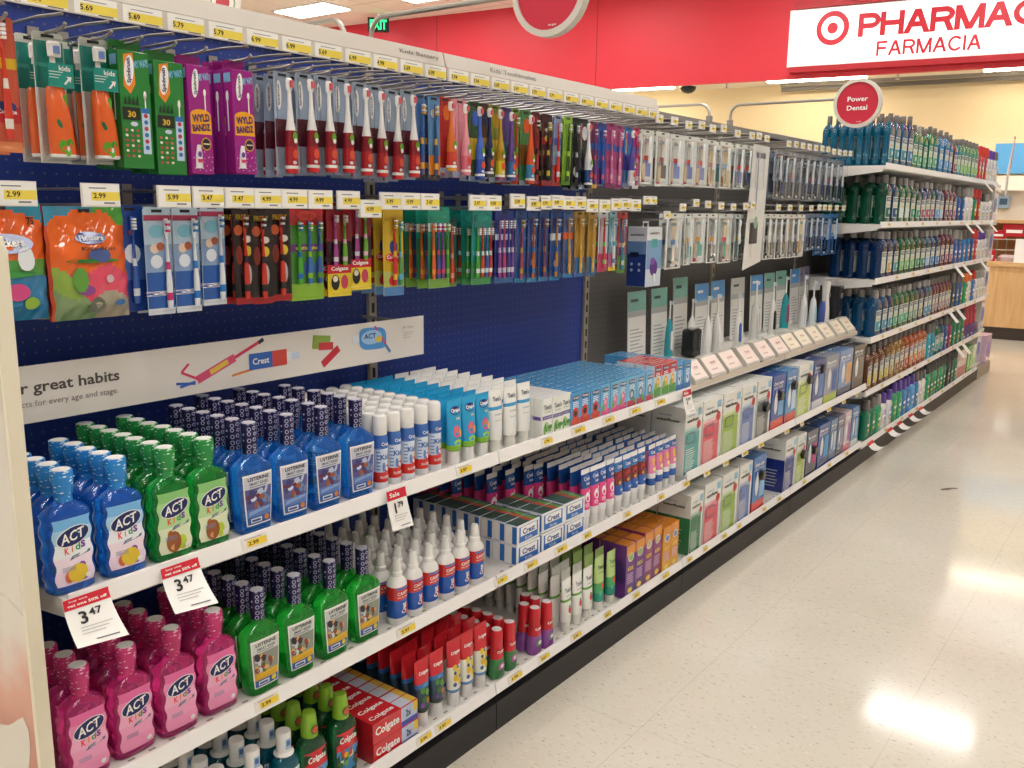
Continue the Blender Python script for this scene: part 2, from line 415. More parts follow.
def tube_tpl(w, h, caph, bands, texts, capm=None, ovals=(), capr=0.0172, name='toothpaste_tube', cat='toothpaste tube'):
    """tube standing on its cap; bands: (height, colour) from the cap up; texts: (string,u,v,w,h,colour,vertical)"""
    t = Tpl(name, cat)
    t.part('cap', MB().lathe([(capr, 0), (capr + .0006, .002), (capr - .0006, caph - .001), (capr - .002, caph)], capm or WHITE, 20))
    base = [(caph, .0175, .0165, 2.0), (caph + .004, w*.40, .0185, 2.1), (caph + (h - caph) * .35, w*.45, .0155, 2.1), (caph + (h - caph) * .72, w/2 - .001, .0085, 2.1), (h - .011, w / 2, .0024, 2.4), (h - .009, w / 2, .0012, 4), (h, w / 2, .0011, 4)]
    def interp(z):
        for A, B in zip(base, base[1:]):
            if z <= B[0] + 1e-9:
                q = (z - A[0]) / (B[0] - A[0]); return (z, *[A[i] + (B[i] - A[i]) * q for i in (1, 2, 3)])
        return base[-1]
    zs = sorted(set([q[0] for q in base] + [min(h - .0005, max(caph + .0005, b[0])) for b in bands[:-1]]))
    S = [interp(z) for z in zs]; ms = []
    for a, b in zip(zs, zs[1:]):
        mid = (a + b) / 2; col = bands[-1][1]
        for top, hx in bands:
            if mid < top: col = hx; break
        ms.append(gloss(col))
    t.part('body', MB().loft(S, ms, 20))
    f = surf(S); m = MB()
    for k, (u, v, a, b, hx) in enumerate(ovals): m.oval(u, v, a, b, f, M(hx, .4), .0007 + k * 6e-5, 12)
    for (s, u, v, ww, hh, hx, *vert) in texts:
        if vert: m.vtext(s, u, v, ww, hh, f, M(hx, .4), .0016, .02)
        else: m.text(s, u, v, ww, hh, f, M(hx, .4), .0016, .02)
    if m.f: t.part('label', m)
    return t

def carton(name, cat, w, d, h, front, sidec, topc, art):
    t = Tpl(name, cat); b = MB()
    b.rbox(-d/2, d/2, -w/2, w/2, 0, h, gloss(sidec), .0007)
    F, S, T_ = at(d / 2), side(-w / 2), lid(h)
    b.rect(-w/2 + .0004, w/2 - .0004, .0006, h - .0006, F, gloss(front), .0003)
    b.rect(-w/2 + .0004, w/2 - .0004, -d/2 + .0004, d/2 - .0004, T_, gloss(topc), .0003)
    b.rect(-w/2 + .001, w/2 - .001, d/2 - .0022, d/2 - .0012, T_, M('#9a9a98', .5), .0005)      # tuck flap edge
    art(b, F, S, T_); t.part('carton', b); return t

def kid_box(bg, foot, blob, top='#4f9ccf', topword=True):
    def art(b, F, S, T_):
        b.rect(-.027, .027, .002, .030, F, gloss(foot), .0006)
        if top == '#cf2a33': b.rect(-.029, .029, .066, .102, F, gloss(top), .0006)
        b.rect(-.02, .02, .082, .094, F, M('#24336e', .4), .0007); b.text('Orajel', 0, .088, .034, .008, F, W_, .0012, .03)
        for k in range(4): b.rect(-.016, .018 - .004 * (k % 2), .060 + .005 * k, .0625 + .005 * k, F, M('#dfeaf5', .4), .0008)
        for u, v, a, c, hx in blob: b.oval(u, v, a, c, F, M(hx, .4), .0009 + (.0001 if a < .012 else 0))
        b.rect(-.016, .016, .040, .076, S, M('#cfe0f0', .4), .0006)
        b.text('toddler training', 0, 0, .044, .007, T_, W_, .0009)
    return carton('toothpaste_carton', 'toothpaste carton', .0585, .038, .103, bg, bg, top, art)

def toms_box():
    def art(b, F, S, T_):
        b.rect(-.0255, .0255, .052, .062, F, M('#6a57a0', .4), .0006); b.text("Tom's", 0, .085, .038, .014, F, M('#2b3a5c', .4), .0012, .02)
        b.text('OF MAINE', 0, .072, .03, .004, F, M('#2b3a5c', .4), .0012)
        for k in range(5): b.oval(-.014 + .007 * k, .024 + .006 * (k % 3), .006, .014, F, M(['#7fae5a', '#4d8a48', '#9cc275'][k % 3], .4), .0008 + k * 1e-4, 10, .4 * k)
        b.text('SILLY STRAWBERRY', 0, .057, .04, .004, F, W_, .0012)
        b.rect(-.014, .014, .05, .06, S, M('#6a57a0', .4), .0006)
    return carton('toothpaste_carton', 'toothpaste carton', .051, .040, .108, '#eef0ea', '#e8eae4', '#f1f2ee', art)

def lying_carton(w, d, h, front, topc, sidec, kind):
    def art(b, F, S, T_):
        if kind == 'crest':
            b.rect(-w*.42, w*.42, h*.12, h*.88, F, M('#2f6fc0', .4), .0006); b.rect(-w*.36, w*.36, h*.42, h*.86, F, W_, .0009)
            b.text('Crest', 0, h*.62, w*.55, h*.3, F, M('#20468f', .4), .0013, .03); b.text('Kids', 0, h*.25, w*.3, h*.14, F, W_, .0013)
            b.rect(-w*.42, w*.02, -d*.36, d*.36, T_, M('#3f5a4a', .4), .0006); b.rect(w*.05, w*.2, -d*.45, d*.45, T_, M('#c8523c', .4), .0006); b.rect(w*.2, w*.4, -d*.45, d*.45, T_, M('#6e9a4c', .4), .0006)
            b.rect(-d*.45, d*.1, h*.08, h*.92, S, W_, .0006); b.rect(d*.1, d*.46, h*.08, h*.92, S, M('#2f6fc0', .4), .0006)
        else:
            b.rect(-w*.5, w*.12, .0008, h-.0008, F, gloss('#cf2530'), .0006); b.text('Colgate', -w*.19, h*.52, w*.52, h*.52, F, W_, .0013, .025)
            b.rect(w*.12, w*.49, h*.25, h*.98, F, M('#b8c4dd', .4), .0006); b.rect(w*.12, w*.49, h*.02, h*.28, F, M('#4b4fa8', .4), .0008); b.rect(w*.40, w*.495, h*.5, h*.98, F, M('#e5c33a', .4), .0009)
            b.text('2x', w*.28, h*.6, w*.12, h*.35, F, M('#27366f', .4), .0013, .03)
            b.rect(-w*.5, w*.12, -d*.48, d*.48, T_, gloss('#cf2530'), .0006); b.text('Colgate', -w*.19, 0, w*.5, d*.5, T_, W_, .0012, .025)
            b.rect(w*.12, w*.36, -d*.45, d*.45, T_, M('#c7cfe2', .4), .0006); b.rect(w*.36, w*.49, -d*.45, d*.45, T_, M('#d9b64a', .4), .0006)
    return carton('toothpaste_carton', 'toothpaste carton', w, d, h, front, sidec, topc, art)

def crest_bottle():
    t = Tpl('rinse_bottle', 'rinse bottle'); r = .0265
    S = [(0, .0235, .021, 2.4), (.003, .0255, .0225, 2.5), (.018, .0265, .0235, 2.5), (.062, .0265, .0235, 2.5), (.094, .0265, .0235, 2.5), (.101, .0265, .023, 2.4), (.110, .0215, .0195, 2.2), (.117, .0150, .0150, 2)]
    t.part('body', MB().loft(S, [WHITE, WHITE, gloss('#2259b4'), gloss('#cf3330'), WHITE, WHITE, WHITE], 24))
    t.part('cap', MB().lathe([(.0145, .116), (.0155, .1175), (.0152, .126), (.0125, .129), (.0100, .157), (.0085, .160)], WHITE, 20))
    f = surf(S); m = MB()
    m.text('Crest', .001, .041, .026, .016, f, W_, .0012, .03, 0, PI / 2); m.text('CAVITY', 0, .0785, .036, .0085, f, W_, .0012, .02)
    m.text('PROTECTION', 0, .069, .036, .004, f, W_, .0012); m.oval(.013, .030, .006, .006, f, gloss('#e2572f'), .0010); m.oval(.013, .042, .0026, .012, f, gloss('#d23a35'), .0011)
    m.rect(-.02, .02, .088, .0925, f, M('#3f78c9', .4), .0009, 6)
    t.part('label', m); return t

def teal_bottle():
    t = Tpl('mouthwash_bottle', 'mouthwash bottle')
    S = [(0, .03, .02, 2.6), (.004, .034, .0245, 3), (.09, .0355, .0255, 3), (.118, .034, .0245, 3), (.130, .026, .021, 2.4), (.138, .0185, .0175, 2)]
    t.part('body', MB().loft(S, liquid('#1390ae'), 24))
    t.part('cap', MB().lathe([(.0235, .137), (.0235, .1395), (.0185, .1415), (.0165, .144), (.0178, .184), (.0165, .1885)], WHITE, 20).rect(-.007, .007, .152, .176, cyl_fn(.0178), M('#9db8d8', .4), .0006, 4).rect(-.005, .005, .160, .172, cyl_fn(.0178), M('#4a6ea8', .4), .001, 4))
    f = surf(S); m = MB(); m.rect(-.027, .027, .02, .105, f, gloss('#e8f0f3'), .0006, 6); m.text('Crest', 0, .085, .04, .014, f, M('#1d57a6', .4), .0012, .03); m.rect(-.022, .022, .03, .06, f, gloss('#49a7c9'), .001, 6)
    t.part('label', m); return t

def colgate_rinse():
    t = Tpl('mouthwash_bottle', 'mouthwash bottle')
    S = [(0, .036, .02, 3), (.004, .040, .024, 3.4), (.05, .0435, .026, 3.4), (.11, .0435, .026, 3.2), (.13, .0385, .024, 2.8), (.142, .027, .0205, 2.3), (.148, .02, .0185, 2)]
    t.part('body', MB().loft(S, liquid('#0f6b3c'), 24))
    t.part('cap', MB().lathe([(.0205, .146), (.021, .149), (.0205, .165), (.0165, .198), (.0150, .2025), (.012, .2035)], gloss('#86b52d'), 20).oval(0, .166, .011, .011, cyl_fn(.021), M('#3c6f2c', .4), .0012).oval(0, .166, .008, .008, cyl_fn(.021), M('#c9563a', .4), .0018))
    f = surf(S); m = MB(); m.rect(-.035, .035, .075, .118, f, gloss('#cf2530'), .0006, 8); m.text('Colgate', 0, .098, .054, .019, f, W_, .0012, .025)
    m.rect(-.035, .035, .018, .075, f, gloss('#4a8fc4'), .0006, 8)
    rr = random.Random(5)
    for k in range(18): m.oval(rr.uniform(-.028, .028), rr.uniform(.024, .07), rr.uniform(.004, .009), rr.uniform(.004, .009), f, M(rr.choice(['#6aa84a', '#2e5f2c', '#e0a53a', '#b2402f', '#f0e0b0']), .4), .001 + k * 4e-5, 10)
    t.part('label', m); return t

def red_twin(foot):
    t = Tpl('toothpaste_bottle', 'toothpaste bottle')
    S = [(0, .024, .018, 2.6), (.004, .0275, .0205, 2.8), (.035, .0275, .021, 2.6), (.058, .0235, .0205, 2.3), (.085, .0195, .0195, 2), (.092, .0188, .0188, 2)]
    t.part('body', MB().loft(S, [gloss(foot), gloss(foot), gloss(foot), gloss('#c5242f'), gloss('#c5242f')], 22))
    t.part('cap', MB().lathe([(.0188, .091), (.0192, .093), (.0182, .136), (.0165, .1385)], gloss('#cf2733'), 22).lathe([(.0150, .1383), (.0150, .1395)], M('#e6dfe2', .4), 18))
    f = surf(S); m = MB(); m.text('Colgate', 0, .079, .030, .009, f, W_, .0012, .03, 0, .12); m.oval(0, .036, .014, .010, f, M('#3f8f5a' if foot != '#3f7f4c' else '#b04a8f', .4), .0007, 14, .3); m.oval(.002, .036, .008, .006, f, M('#e7d9e6', .4), .0010)
    t.part('label', m); return t

def mixhex(a, b, t): return '#' + ''.join('%02x' % round(int(a[i:i+2], 16) * (1 - t) + int(b[i:i+2], 16) * t) for i in (1, 3, 5))
def device_box(w, d, h, col, name_, white='#e9e9e4', sidecol=None, fade=True, disc=True):
    def art(b, F, S, T_):
        b.rect(-w/2 + .001, w*.36, .002, h*.70, F, gloss(col), .0006); b.rect(w*.38, w*.46, h*.05, h*.6, F, M('#cfd6d8', .4), .0007); b.rect(-w/2 + .001, w*.36, h*.60, h*.70, F, gloss(mixhex(col, '#ffffff', .35)), .00065); b.rect(-w/2 + .001, w*.36, h*.66, h*.70, F, gloss(mixhex(col, '#ffffff', .65)), .00068)
        for k in range(10): b.rect(-w*.42, w*(.02 + .04 * (k % 4)), h*(.06 + .034 * k), h*(.07 + .034 * k), F, W_, .001)
        b.rect(-w*.38, w*.1, h*.45, h*.62, F, M('#5f6d74', .4), .0011); b.rect(-w*.34, w*.06, h*.47, h*.60, F, M(col, .3), .0014)
        b.text(name_, -w*.06, h*.80, w*.70, h*.055, F, K_, .0013, .03); b.text('waterpik', -w*.16, h*.87, w*.4, h*.03, F, M('#3d7ba8', .4), .0013, .02)
        if disc: b.oval(w*.30, h*.70, w*.12, w*.12, F, M('#c23a3c', .4), .0012)
        b.rect(w*.22, w*.44, h*.84, h*.95, F, M('#86b8d0', .4), .0009)
        if sidecol: b.rect(-d/2 + .001, d/2 - .001, .001, h*.62, S, gloss(sidecol), .0006)
        b.text(name_, 0, h*.80, d*.7, h*.045, S, K_, .0012, .03); b.text('waterpik', -d*.1, h*.87, d*.4, h*.03, S, M('#3d7ba8', .4), .0012)
        for k in range(6): b.rect(-d*.36, d*(.2 + .03 * (k % 3)), h*(.1 + .06 * k), h*(.118 + .06 * k), S, M('#b9c4c6', .4), .0009)
        b.rect(-w*.46, w*.46, -d*.1, d*.1, T_, M('#c9cfcc', .4), .0005); b.text(name_, 0, 0, w*.7, d*.12, T_, M('#55616a', .4), .001)
    return carton('dental_device_box', 'electric flosser box', w, d, h, white, white, white, art)

def brush_box(w, d, h, main, foot, accent, word):
    def art(b, F, S, T_):
        b.rect(-w*.49, w*.49, h*.002, h*.2, F, gloss(foot), .0006); b.rect(w*.05, w*.42, h*.25, h*.7, F, M(accent, .4), .0007)
        b.text(word, -w*.05, h*.86, w*.72, h*.06, F, W_, .0012, .03); b.oval(-w*.18, h*.5, w*.13, h*.2, F, M('#dfe3ea', .35), .0009); b.oval(-w*.18, h*.62, w*.05, h*.12, F, W_, .0012)
        for k in range(4): b.rect(-w*.4, w*.3, h*(.76 + .015 * k), h*(.765 + .015 * k), F, M('#cfd4e2', .4), .001)
        b.rect(-d*.45, d*.1, h*.35, h*.75, S, M(accent, .4), .0006); b.text(word, 0, h*.86, d*.7, h*.06, S, W_, .0012, .03); b.rect(-d*.49, d*.49, .001, h*.2, S, gloss(foot), .0007)
        b.text(word, 0, 0, w*.7, d*.15, T_, W_, .0009)
    return carton('toothbrush_box', 'electric toothbrush box', w, d, h, main, main, main, art)

def tall_box(w, d, h, main, foot, oval_):
    def art(b, F, S, T_):
        b.rect(-w*.49, w*.49, h*.80, h*.99, F, gloss('#dd8a25'), .0006); b.rect(-w*.49, w*.49, .001, h*.24, F, gloss(foot), .0006)
        b.oval(0, h*.76, w*.32, h*.085, F, M('#e6d9c6', .4), .0010); b.oval(0, h*.76, w*.24, h*.06, F, M(oval_, .4), .0013); b.text('KIDS', 0, h*.55, w*.6, h*.07, F, M('#f0d04a', .4), .0012, .03)
        for k in range(5): b.rect(-w*.36, w*.30, h*(.28 + .04 * k), h*(.295 + .04 * k), F, M('#d9bfe0', .4), .0010)
        b.oval(0, h*.14, w*.25, h*.05, F, M('#e8c14a', .4), .0012); b.rect(-d*.4, d*.4, h*.3, h*.7, S, M(foot, .4), .0006)
        b.rect(-w*.4, w*.4, -d*.4, d*.4, T_, M('#c9761c', .4), .0005)
    return carton('rinse_carton', 'rinse carton', w, d, h, main, main, '#d98a2a', art)

def big_bottle(w, d, h, liq, capc, label, lw=.8, caph=.045, round_=False, tag='#ced6d2'):
    """plain litre bottle with a shouldered body, grey cap and framed label"""
    t = Tpl('mouthwash_bottle', 'mouthwash bottle'); a, b = w / 2, d / 2; p = 2.4 if round_ else 5; hb = h - caph
    caph = h * .15
    hb = h - caph
    S = [(0, a*.9, b*.88, p), (.005, a, b, p), (hb*.12, a, b, p), (hb*.14, a*.975, b*.96, p), (hb*.70, a*.975, b*.96, p), (hb*.74, a, b, p), (hb*.85, a*.97, b*.96, p*.8), (hb*.925, a*.76, b*.80, 3), (hb*.97, a*.46, b*.58, 2.2), (hb, a*.38, b*.50, 2)]
    t.part('body', MB().loft(S, liq, 20))
    r = max(.0145, min(a, b) * .58)
    t.part('cap', MB().lathe([(r, hb - .003), (r*1.06, hb), (r*1.0, h - .004), (r*.86, h)], gloss(capc), 16))
    f = surf(S); m = MB(); u = a * lw
    m.rect(-u, u, hb*.16, hb*.68, f, paper(tag), .0006, 6); m.rect(-u*.9, u*.9, hb*.18, hb*.40, f, paper(label), .0011, 6)
    m.rect(-u*.8, u*.5, hb*.44, hb*.48, f, paper('#d3c27a'), .0011, 6); m.rect(-u*.9, u*.9, hb*.56, hb*.65, f, M('#3a424c', .4), .0011, 6)
    m.text('LISTERINE', 0, hb*.605, u*1.5, hb*.05, f, W_, .0016, .02); m.oval(u*.4, hb*.30, u*.35, hb*.06, f, paper('#cfe0e6'), .0016, 10)
    t.part('label', m); return t

def slim_bottle(w, d, h, body, capc, label):
    """opaque flat bottle with a tall coloured cap"""
    t = Tpl('mouthwash_bottle', 'mouthwash bottle'); a, b = w / 2, d / 2; hb = h * .74
    S = [(0, a*.86, b*.9, 3), (.006, a, b, 3.4), (hb*.5, a*.9, b*.95, 3.2), (hb*.85, a, b, 3.2), (hb*.95, a*.7, b*.8, 2.6), (hb, a*.45, b*.55, 2)]
    t.part('body', MB().loft(S, gloss(body), 20)); t.part('cap', MB().lathe([(a*.5, hb - .003), (a*.55, hb), (a*.45, h - .006), (a*.3, h)], gloss(capc), 16))
    f = surf(S); m = MB(); m.oval(0, hb*.5, a*.72, hb*.26, f, paper(label), .0008, 14); m.rect(-a*.5, a*.5, hb*.47, hb*.56, f, W_, .0013, 4); m.rect(-a*.5, a*.5, hb*.30, hb*.36, f, M('#d9b83e', .4), .0013, 4)
    t.part('label', m); return t

# ------------------------------------------------------------------ hanging packs (origin at the hole, front faces the aisle)
def brush_mesh(m, u, v0, v1, c1, c2, x=.007, w=.0055, head=True, bristle='#e9eef5', bm=None):
    n = 9; S = []
    for i in range(n + 1):
        q = i / n; z = v0 + (v1 - v0) * (0.78 if head else 1) * q
        ww = w * (1.15 - .9 * max(0, q - .45) / .55 if head else 1) * (1 + .18 * math.sin(q * 7)); S.append((z, ww, .0042, 2.2, x + .001 * math.sin(q * 5), u))
    m.loft(S, [gloss(c1) if i % 4 != 1 else gloss(c2) for i in range(n)], 8)
    if head:
        zt = S[-1][0]; m.loft([(zt - .001, .0024, .0024, 2, x, u), (zt + (v1 - zt) * .3, .005, .0026, 2.4, x, u), (v1, .0045, .0024, 2.4, x, u)], gloss(c1), 8)
        for k in range(4):
            z = zt + (v1 - zt) * (.32 + .16 * k); (bm or m).box(x + .002, x + .010, u - .0036, u + .0036, z, z + (v1 - zt) * .11, M(bristle if k % 2 else c2, .6))
def hole(m, w):      # euro hole lip
    m.poly([(-.012, -.010), (.012, -.010), (.012, -.004), (-.012, -.004)], at(.0009), K_, .0002)
def pack(w, h, bg, bands=(), brushes=(), texts=(), ovals=(), blister=True, bh=None, name='toothbrush_pack', cat='toothbrush', head=True, deep=.013):
    """carded toothbrush pack: bands (v0,v1,colour) as shares of the height from the foot up; brushes (u, v0, v1, colour, colour)"""
    t = Tpl(name, cat); m = MB(); F = at(.0009)
    m.prism([(-w/2, -h), (w/2, -h), (w/2, -.004), (w/2 - .004, 0), (-w/2 + .004, 0), (-w/2, -.004)], at(0), -.0009, .0009, gloss(bg))
    for k, (a, b, c) in enumerate(bands): m.rect(-w/2 + .0005, w/2 - .0005, -h + a*h, -h + b*h, F, gloss(c), .0003 + k * 5e-5)
    hole(m, w)
    for k, (u, v, a, b, c) in enumerate(ovals): m.oval(u, -h + v*h, a, b, F, M(c, .4), .0007 + k * 6e-5, 12)
    for (s, u, v, ww, hh, c, *vert) in texts:
        (m.vtext if vert else m.text)(s, u, -h + v*h, ww, hh, F, M(c, .4), .0016, .02)
    t.part('card', m)
    for (u, v0, v1, c1, c2) in brushes:
        b = MB(); br = MB(); brush_mesh(b, u, -h + v0*h, -h + v1*h, c1, c2, head=head, bm=br); t.part('toothbrush', b)
        if br.f: t.part('bristles', br, None, 'toothbrush')
    if blister:
        z1 = -h * .1 if bh is None else -h + bh * h
        t.part('blister', MB().loft([(-h + .006, w*.40, .001, 6, .0012, 0), (-h + .010, w*.44, deep / 2, 6, .001 + deep / 2, 0), (z1 - .006, w*.42, deep / 2, 6, .001 + deep / 2, 0), (z1, w*.36, .001, 6, .0012, 0)], CLEAR, 16))
    return t
def power_pack(w, h, bg, handle, base, neck='#eceae6', top=None, texts=(), ovals=(), clear=True, box_=False):
    """kids' battery toothbrush hanging in a clear pack: fat tapered handle, thin neck, small round head"""
    t = Tpl('power_toothbrush_pack', 'battery toothbrush'); m = MB(); F = at(.0009)
    m.prism([(-w/2, -h), (w/2, -h), (w/2, -.004), (w/2 - .004, 0), (-w/2 + .004, 0), (-w/2, -.004)], at(0), -.0009, .0009, gloss(bg))
    hole(m, w)
    if top: m.rect(-w/2 + .001, w/2 - .001, -h*.34, -.014, F, gloss(top[0]), .0003)
    for k, (u, v, a, b, c) in enumerate(ovals): m.oval(u, -h + v*h, a, b, F, M(c, .4), .0007 + k * 6e-5, 12)
    for (s, u, v, ww, hh, c, *vert) in texts: (m.vtext if vert else m.text)(s, u, -h + v*h, ww, hh, F, M(c, .4), .0016, .02)
    t.part('card', m)
    return t

def spare(o): return o.less('label')
# ------------------------------------------------------------------ the setting
XF, XB = -1.482, -1.98          # shelf lip and pegboard
Z1, Z2, Z3 = 0.845, 0.473, 0.135
ZM = 0.498                       # middle shelf of the grey bays
YN, YA, YB, YC, YD, YE = 0.71, 1.93, 3.15, 4.37, 5.59, 9.28
struct('floor', MB().box(-16, 7, -6, 14.5, -.1, 0, floor_mat()))
struct('ceiling', MB().box(-16, 7, -6, 12.9, 4.55, 4.65, ceil_mat()))
# red soffit over the pharmacy, set at a slight angle to the run of shelves
TH = math.radians(6.5); DX, DY = math.cos(TH), math.sin(TH)
def backfn(y0): return lambda u, v, e: (-4.9 + u * DX + e * DY, y0 + u * DY - e * DX, v)
B1, B2 = backfn(12.25), backfn(13.2)
RED = M('#d2303f', .5); REDL = M('#d2383f', .5)
m = MB(); m.prism([(-12, 3.26), (9, 3.26), (9, 4.552), (-12, 4.552)], B1, -.10, 0, RED)
for u in (-5.44, -2.56, 3.6): m.rect(u - .006, u + .006, 3.262, 4.55, B1, M('#8f1420', .5), .001)
struct('wall_red', m)
struct('wall_back', MB().prism([(-12, 0), (9, 0), (9, 3.3), (-12, 3.3)], B2, -.1, 0, M('#efdcb2', .7)))
m = MB(); m.prism([(-12, 3.30), (9, 3.30), (9, 3.36), (-12, 3.36)], B1, -1.1, -.08, M('#e9dfd0', .7)); struct('ceiling_pharmacy', m)
# outer walls of the sales floor behind the camera and to the far sides
struct('wall_front', MB().box(-16, 7, -6.1, -6, 0, 4.55, M('#cbc7c2', .8)))
struct('wall_west', MB().box(-16.1, -16, -6, 14.5, 0, 4.55, M('#cbc7c2', .8)))
struct('wall_east', MB().box(7, 7.1, -6, 14.5, 0, 4.55, M('#cbc7c2', .8)))

# ceiling troffers
EMW = M('#fffcf8', .5, 0, 0, 13.0)
def troffer():
    t = Tpl('ceiling_light', 'ceiling light')
    t.part('frame', MB().box(-.61, -.575, -.305, .305, -.02, 0, W_).box(.575, .61, -.305, .305, -.02, 0, W_).box(-.575, .575, -.305, -.27, -.02, 0, W_).box(-.575, .575, .27, .305, -.02, 0, W_))
    t.part('diffuser', MB().box(-.575, .575, -.27, .27, -.030, -.002, EMW)); return t
tr = troffer()
RN = ['the pharmacy wall', 'the middle of the aisle', 'the near shelves', 'the camera', 'the back of the store']
for j, y in enumerate((10.2, 6.9, 3.45, 0.0, -3.45)):
    for i, x in enumerate((-11.67, -9.3, -6.8, -4.3, -1.93, .5, 3.0)):
        put(tr, (x, y + (.08 * (x + 11.67) if j == 0 else 0), 4.549), f'bright rectangular ceiling light, {ORD[i+1]} along the {ORD[j+1]} row out from the red wall', 'ceiling troffers')
strip = Tpl('strip_light', 'strip light')
strip.part('housing', MB().box(-.66, .66, -.09, .09, -.02, 0, W_)); strip.part('tube_cover', MB().box(-.64, .64, -.075, .075, -.04, -.019, M('#fff1d8', .5, 0, 0, 16)))
for i, u in enumerate((-9.5, -6.9, -4.7, -2.08, .58, 3.24)):
    p = B1(u, 3.299, -.26); put(strip, p, f'glowing strip light under the red soffit, {ORD[i+1]} from its far west end', 'strip lights over the pharmacy', rz=TH)

# pharmacy sign
s = Tpl('pharmacy_sign', 'sign'); RS = M('#cf2638', .4); SW = M('#ffffff', .5, 0, 0, .62)
s.part('sign_box', MB().prism([(.26, 3.40), (4.55, 3.40), (4.55, 4.115), (.26, 4.115)], B1, .002, .050, W_))
s.part('face', MB().prism([(.28, 3.415), (4.53, 3.415), (4.53, 4.10), (.28, 4.10)], B1, .051, .054, SW), 'white lit face')
mm = MB(); mm.oval(.815, 3.852, .205, .212, B1, RS, .056, 40); mm.oval(.815, 3.852, .138, .143, B1, SW, .058, 40); mm.oval(.815, 3.852, .067, .070, B1, RS, .060, 32); s.part('bullseye_emblem', mm, 'red and white ring emblem')
s.part('large_lettering', caps(MB(), 'PHARMACY', 1.130, 3.716, 2.32, .285, .064, B1, RS, .056)); s.part('small_lettering', caps(MB(), 'FARMACIA', 1.372, 3.472, 1.19, .178, .029, B1, RS, .056, .30))
put(s, (0, 0, 0), 'long white lit PHARMACY FARMACIA sign with red ring emblem on red wall')
s = Tpl('sign_rail', 'rail'); s.part('rail', MB().prism([(.30, 3.325), (5, 3.325), (5, 3.395), (.30, 3.395)], B1, .001, .10, M('#b01d2a', .45)).prism([(.33, 4.12), (5, 4.12), (5, 4.19), (.33, 4.19)], B1, .001, .1, M('#b81f2c', .45)))
put(s, (0, 0, 0), 'dark red mounting rail running behind and below the white pharmacy sign')

# dome camera, curtain rail, exit sign
d = Tpl('dome_camera', 'security camera'); d.part('base', MB().lathe([(.135, 0), (.13, -.03)][::-1], W_, 24)); d.part('dome', MB().lathe([(.02, -.125), (.06, -.115), (.095, -.09), (.112, -.06), (.115, -.031)], gloss('#141216'), 24))
p = B1(-1.22, 3.30, -.30); put(d, p, 'black half-dome security camera under the red soffit')
d = Tpl('shutter_rail', 'rail'); d.part('rail', MB().prism([(.0, 3.20), (5, 3.20), (5, 3.255), (.0, 3.255)], B1, -.82, -.76, M('#77726c', .6)).prism([(.0, 3.255), (5, 3.255), (5, 3.30), (.0, 3.30)], B1, -.72, -.70, M('#8f8a84', .5)))
put(d, (0, 0, 0), 'long grey metal shutter rail under the pharmacy ceiling below the big sign')
d = Tpl('sprinkler', 'sprinkler'); d.part('head', MB().lathe([(.03, -.09), (.03, -.085), (.008, -.08), (.008, -.03), (.03, -.028), (.03, 0)], metal('#b9b4ae'), 12))
for i, (u, wh) in enumerate(((-.62, 'beside the black dome camera'), (1.62, 'under the big white sign'))):
    put(d, B1(u, 3.299, -.2), f'small metal ceiling sprinkler {wh}', 'sprinklers')
d = Tpl('exit_sign', 'exit sign'); G = M('#1fd36a', .4, 0, 0, 2.2)
EX = Matrix.Rotation(math.radians(40), 3, 'Z')
def exf(u, v, e): q = EX @ Vector((u, -e, v)); return tuple(q)
bb = MB().prism([(-.17, -.11), (.17, -.11), (.17, .11), (-.17, .11)], exf, -.05, .0, K_); d.part('housing', bb); d.part('lettering', MB().text('EXIT', 0, 0, .27, .15, exf, G, .003, .03), 'green glowing letters'); d.part('stem', MB().tube([(0, 0, .11), (0, 0, .17)], .012, W_))
put(d, (-11.0, 11.0, 4.38), 'small black exit sign with green glowing letters hanging under the ceiling')

# pharmacy counter at the far end
MAPLE = wood_mat()
cf = lambda u, v, e: (-4.9 + u * DX + e * DY, 12.2 + u * DY - e * DX, v)
m = MB().prism([(2.2, .15), (6.5, .15), (6.5, .90), (2.2, .90)], cf, -.7, 0, MAPLE)
s = Tpl('pharmacy_counter', 'counter'); s.part('front_panel', m); s.part('plinth', MB().prism([(2.2, 0), (6.5, 0), (6.5, .15), (2.2, .15)], cf, -.68, -.01, M('#3a302a', .5)), 'dark plinth'); s.part('top', MB().prism([(2.17, .90), (6.53, .90), (6.53, .95), (2.17, .95)], cf, -.72, .03, M('#d8b07c', .35)))
put(s, (0, 0, 0), 'maple pharmacy counter with dark plinth beyond the end of the shelves')
s = Tpl('wall_cabinet', 'cabinet'); s.part('shelf_board', MB().prism([(2.3, 1.42), (6, 1.42), (6, 1.46), (2.3, 1.46)], cf, -.95, -.5, M('#caa06d', .4))); s.part('back_board', MB().prism([(2.3, .96), (6, .96), (6, 1.42), (2.3, 1.42)], cf, -.95, -.92, M('#a8774a', .5))); s.part('upper_panel', MB().prism([(2.3, 1.46), (6, 1.46), (6, 2.02), (2.3, 2.02)], cf, -.95, -.86, M('#e6e0d2', .5))); s.part('ledge', MB().prism([(2.3, 1.83), (6, 1.83), (6, 1.86), (2.3, 1.86)], cf, -.86, -.70, M('#efe9dc', .5)))
put(s, (0, 0, 0), 'cream and maple wall shelf unit behind the pharmacy counter')
s = Tpl('wall_panel', 'panel'); s.part('panel', MB().prism([(2.80, 2.05), (6, 2.05), (6, 2.43), (2.80, 2.43)], cf, -.97, -.93, M('#5aa5dc', .5))); put(s, (0, 0, 0), 'plain blue panel on the cream wall above the counter')
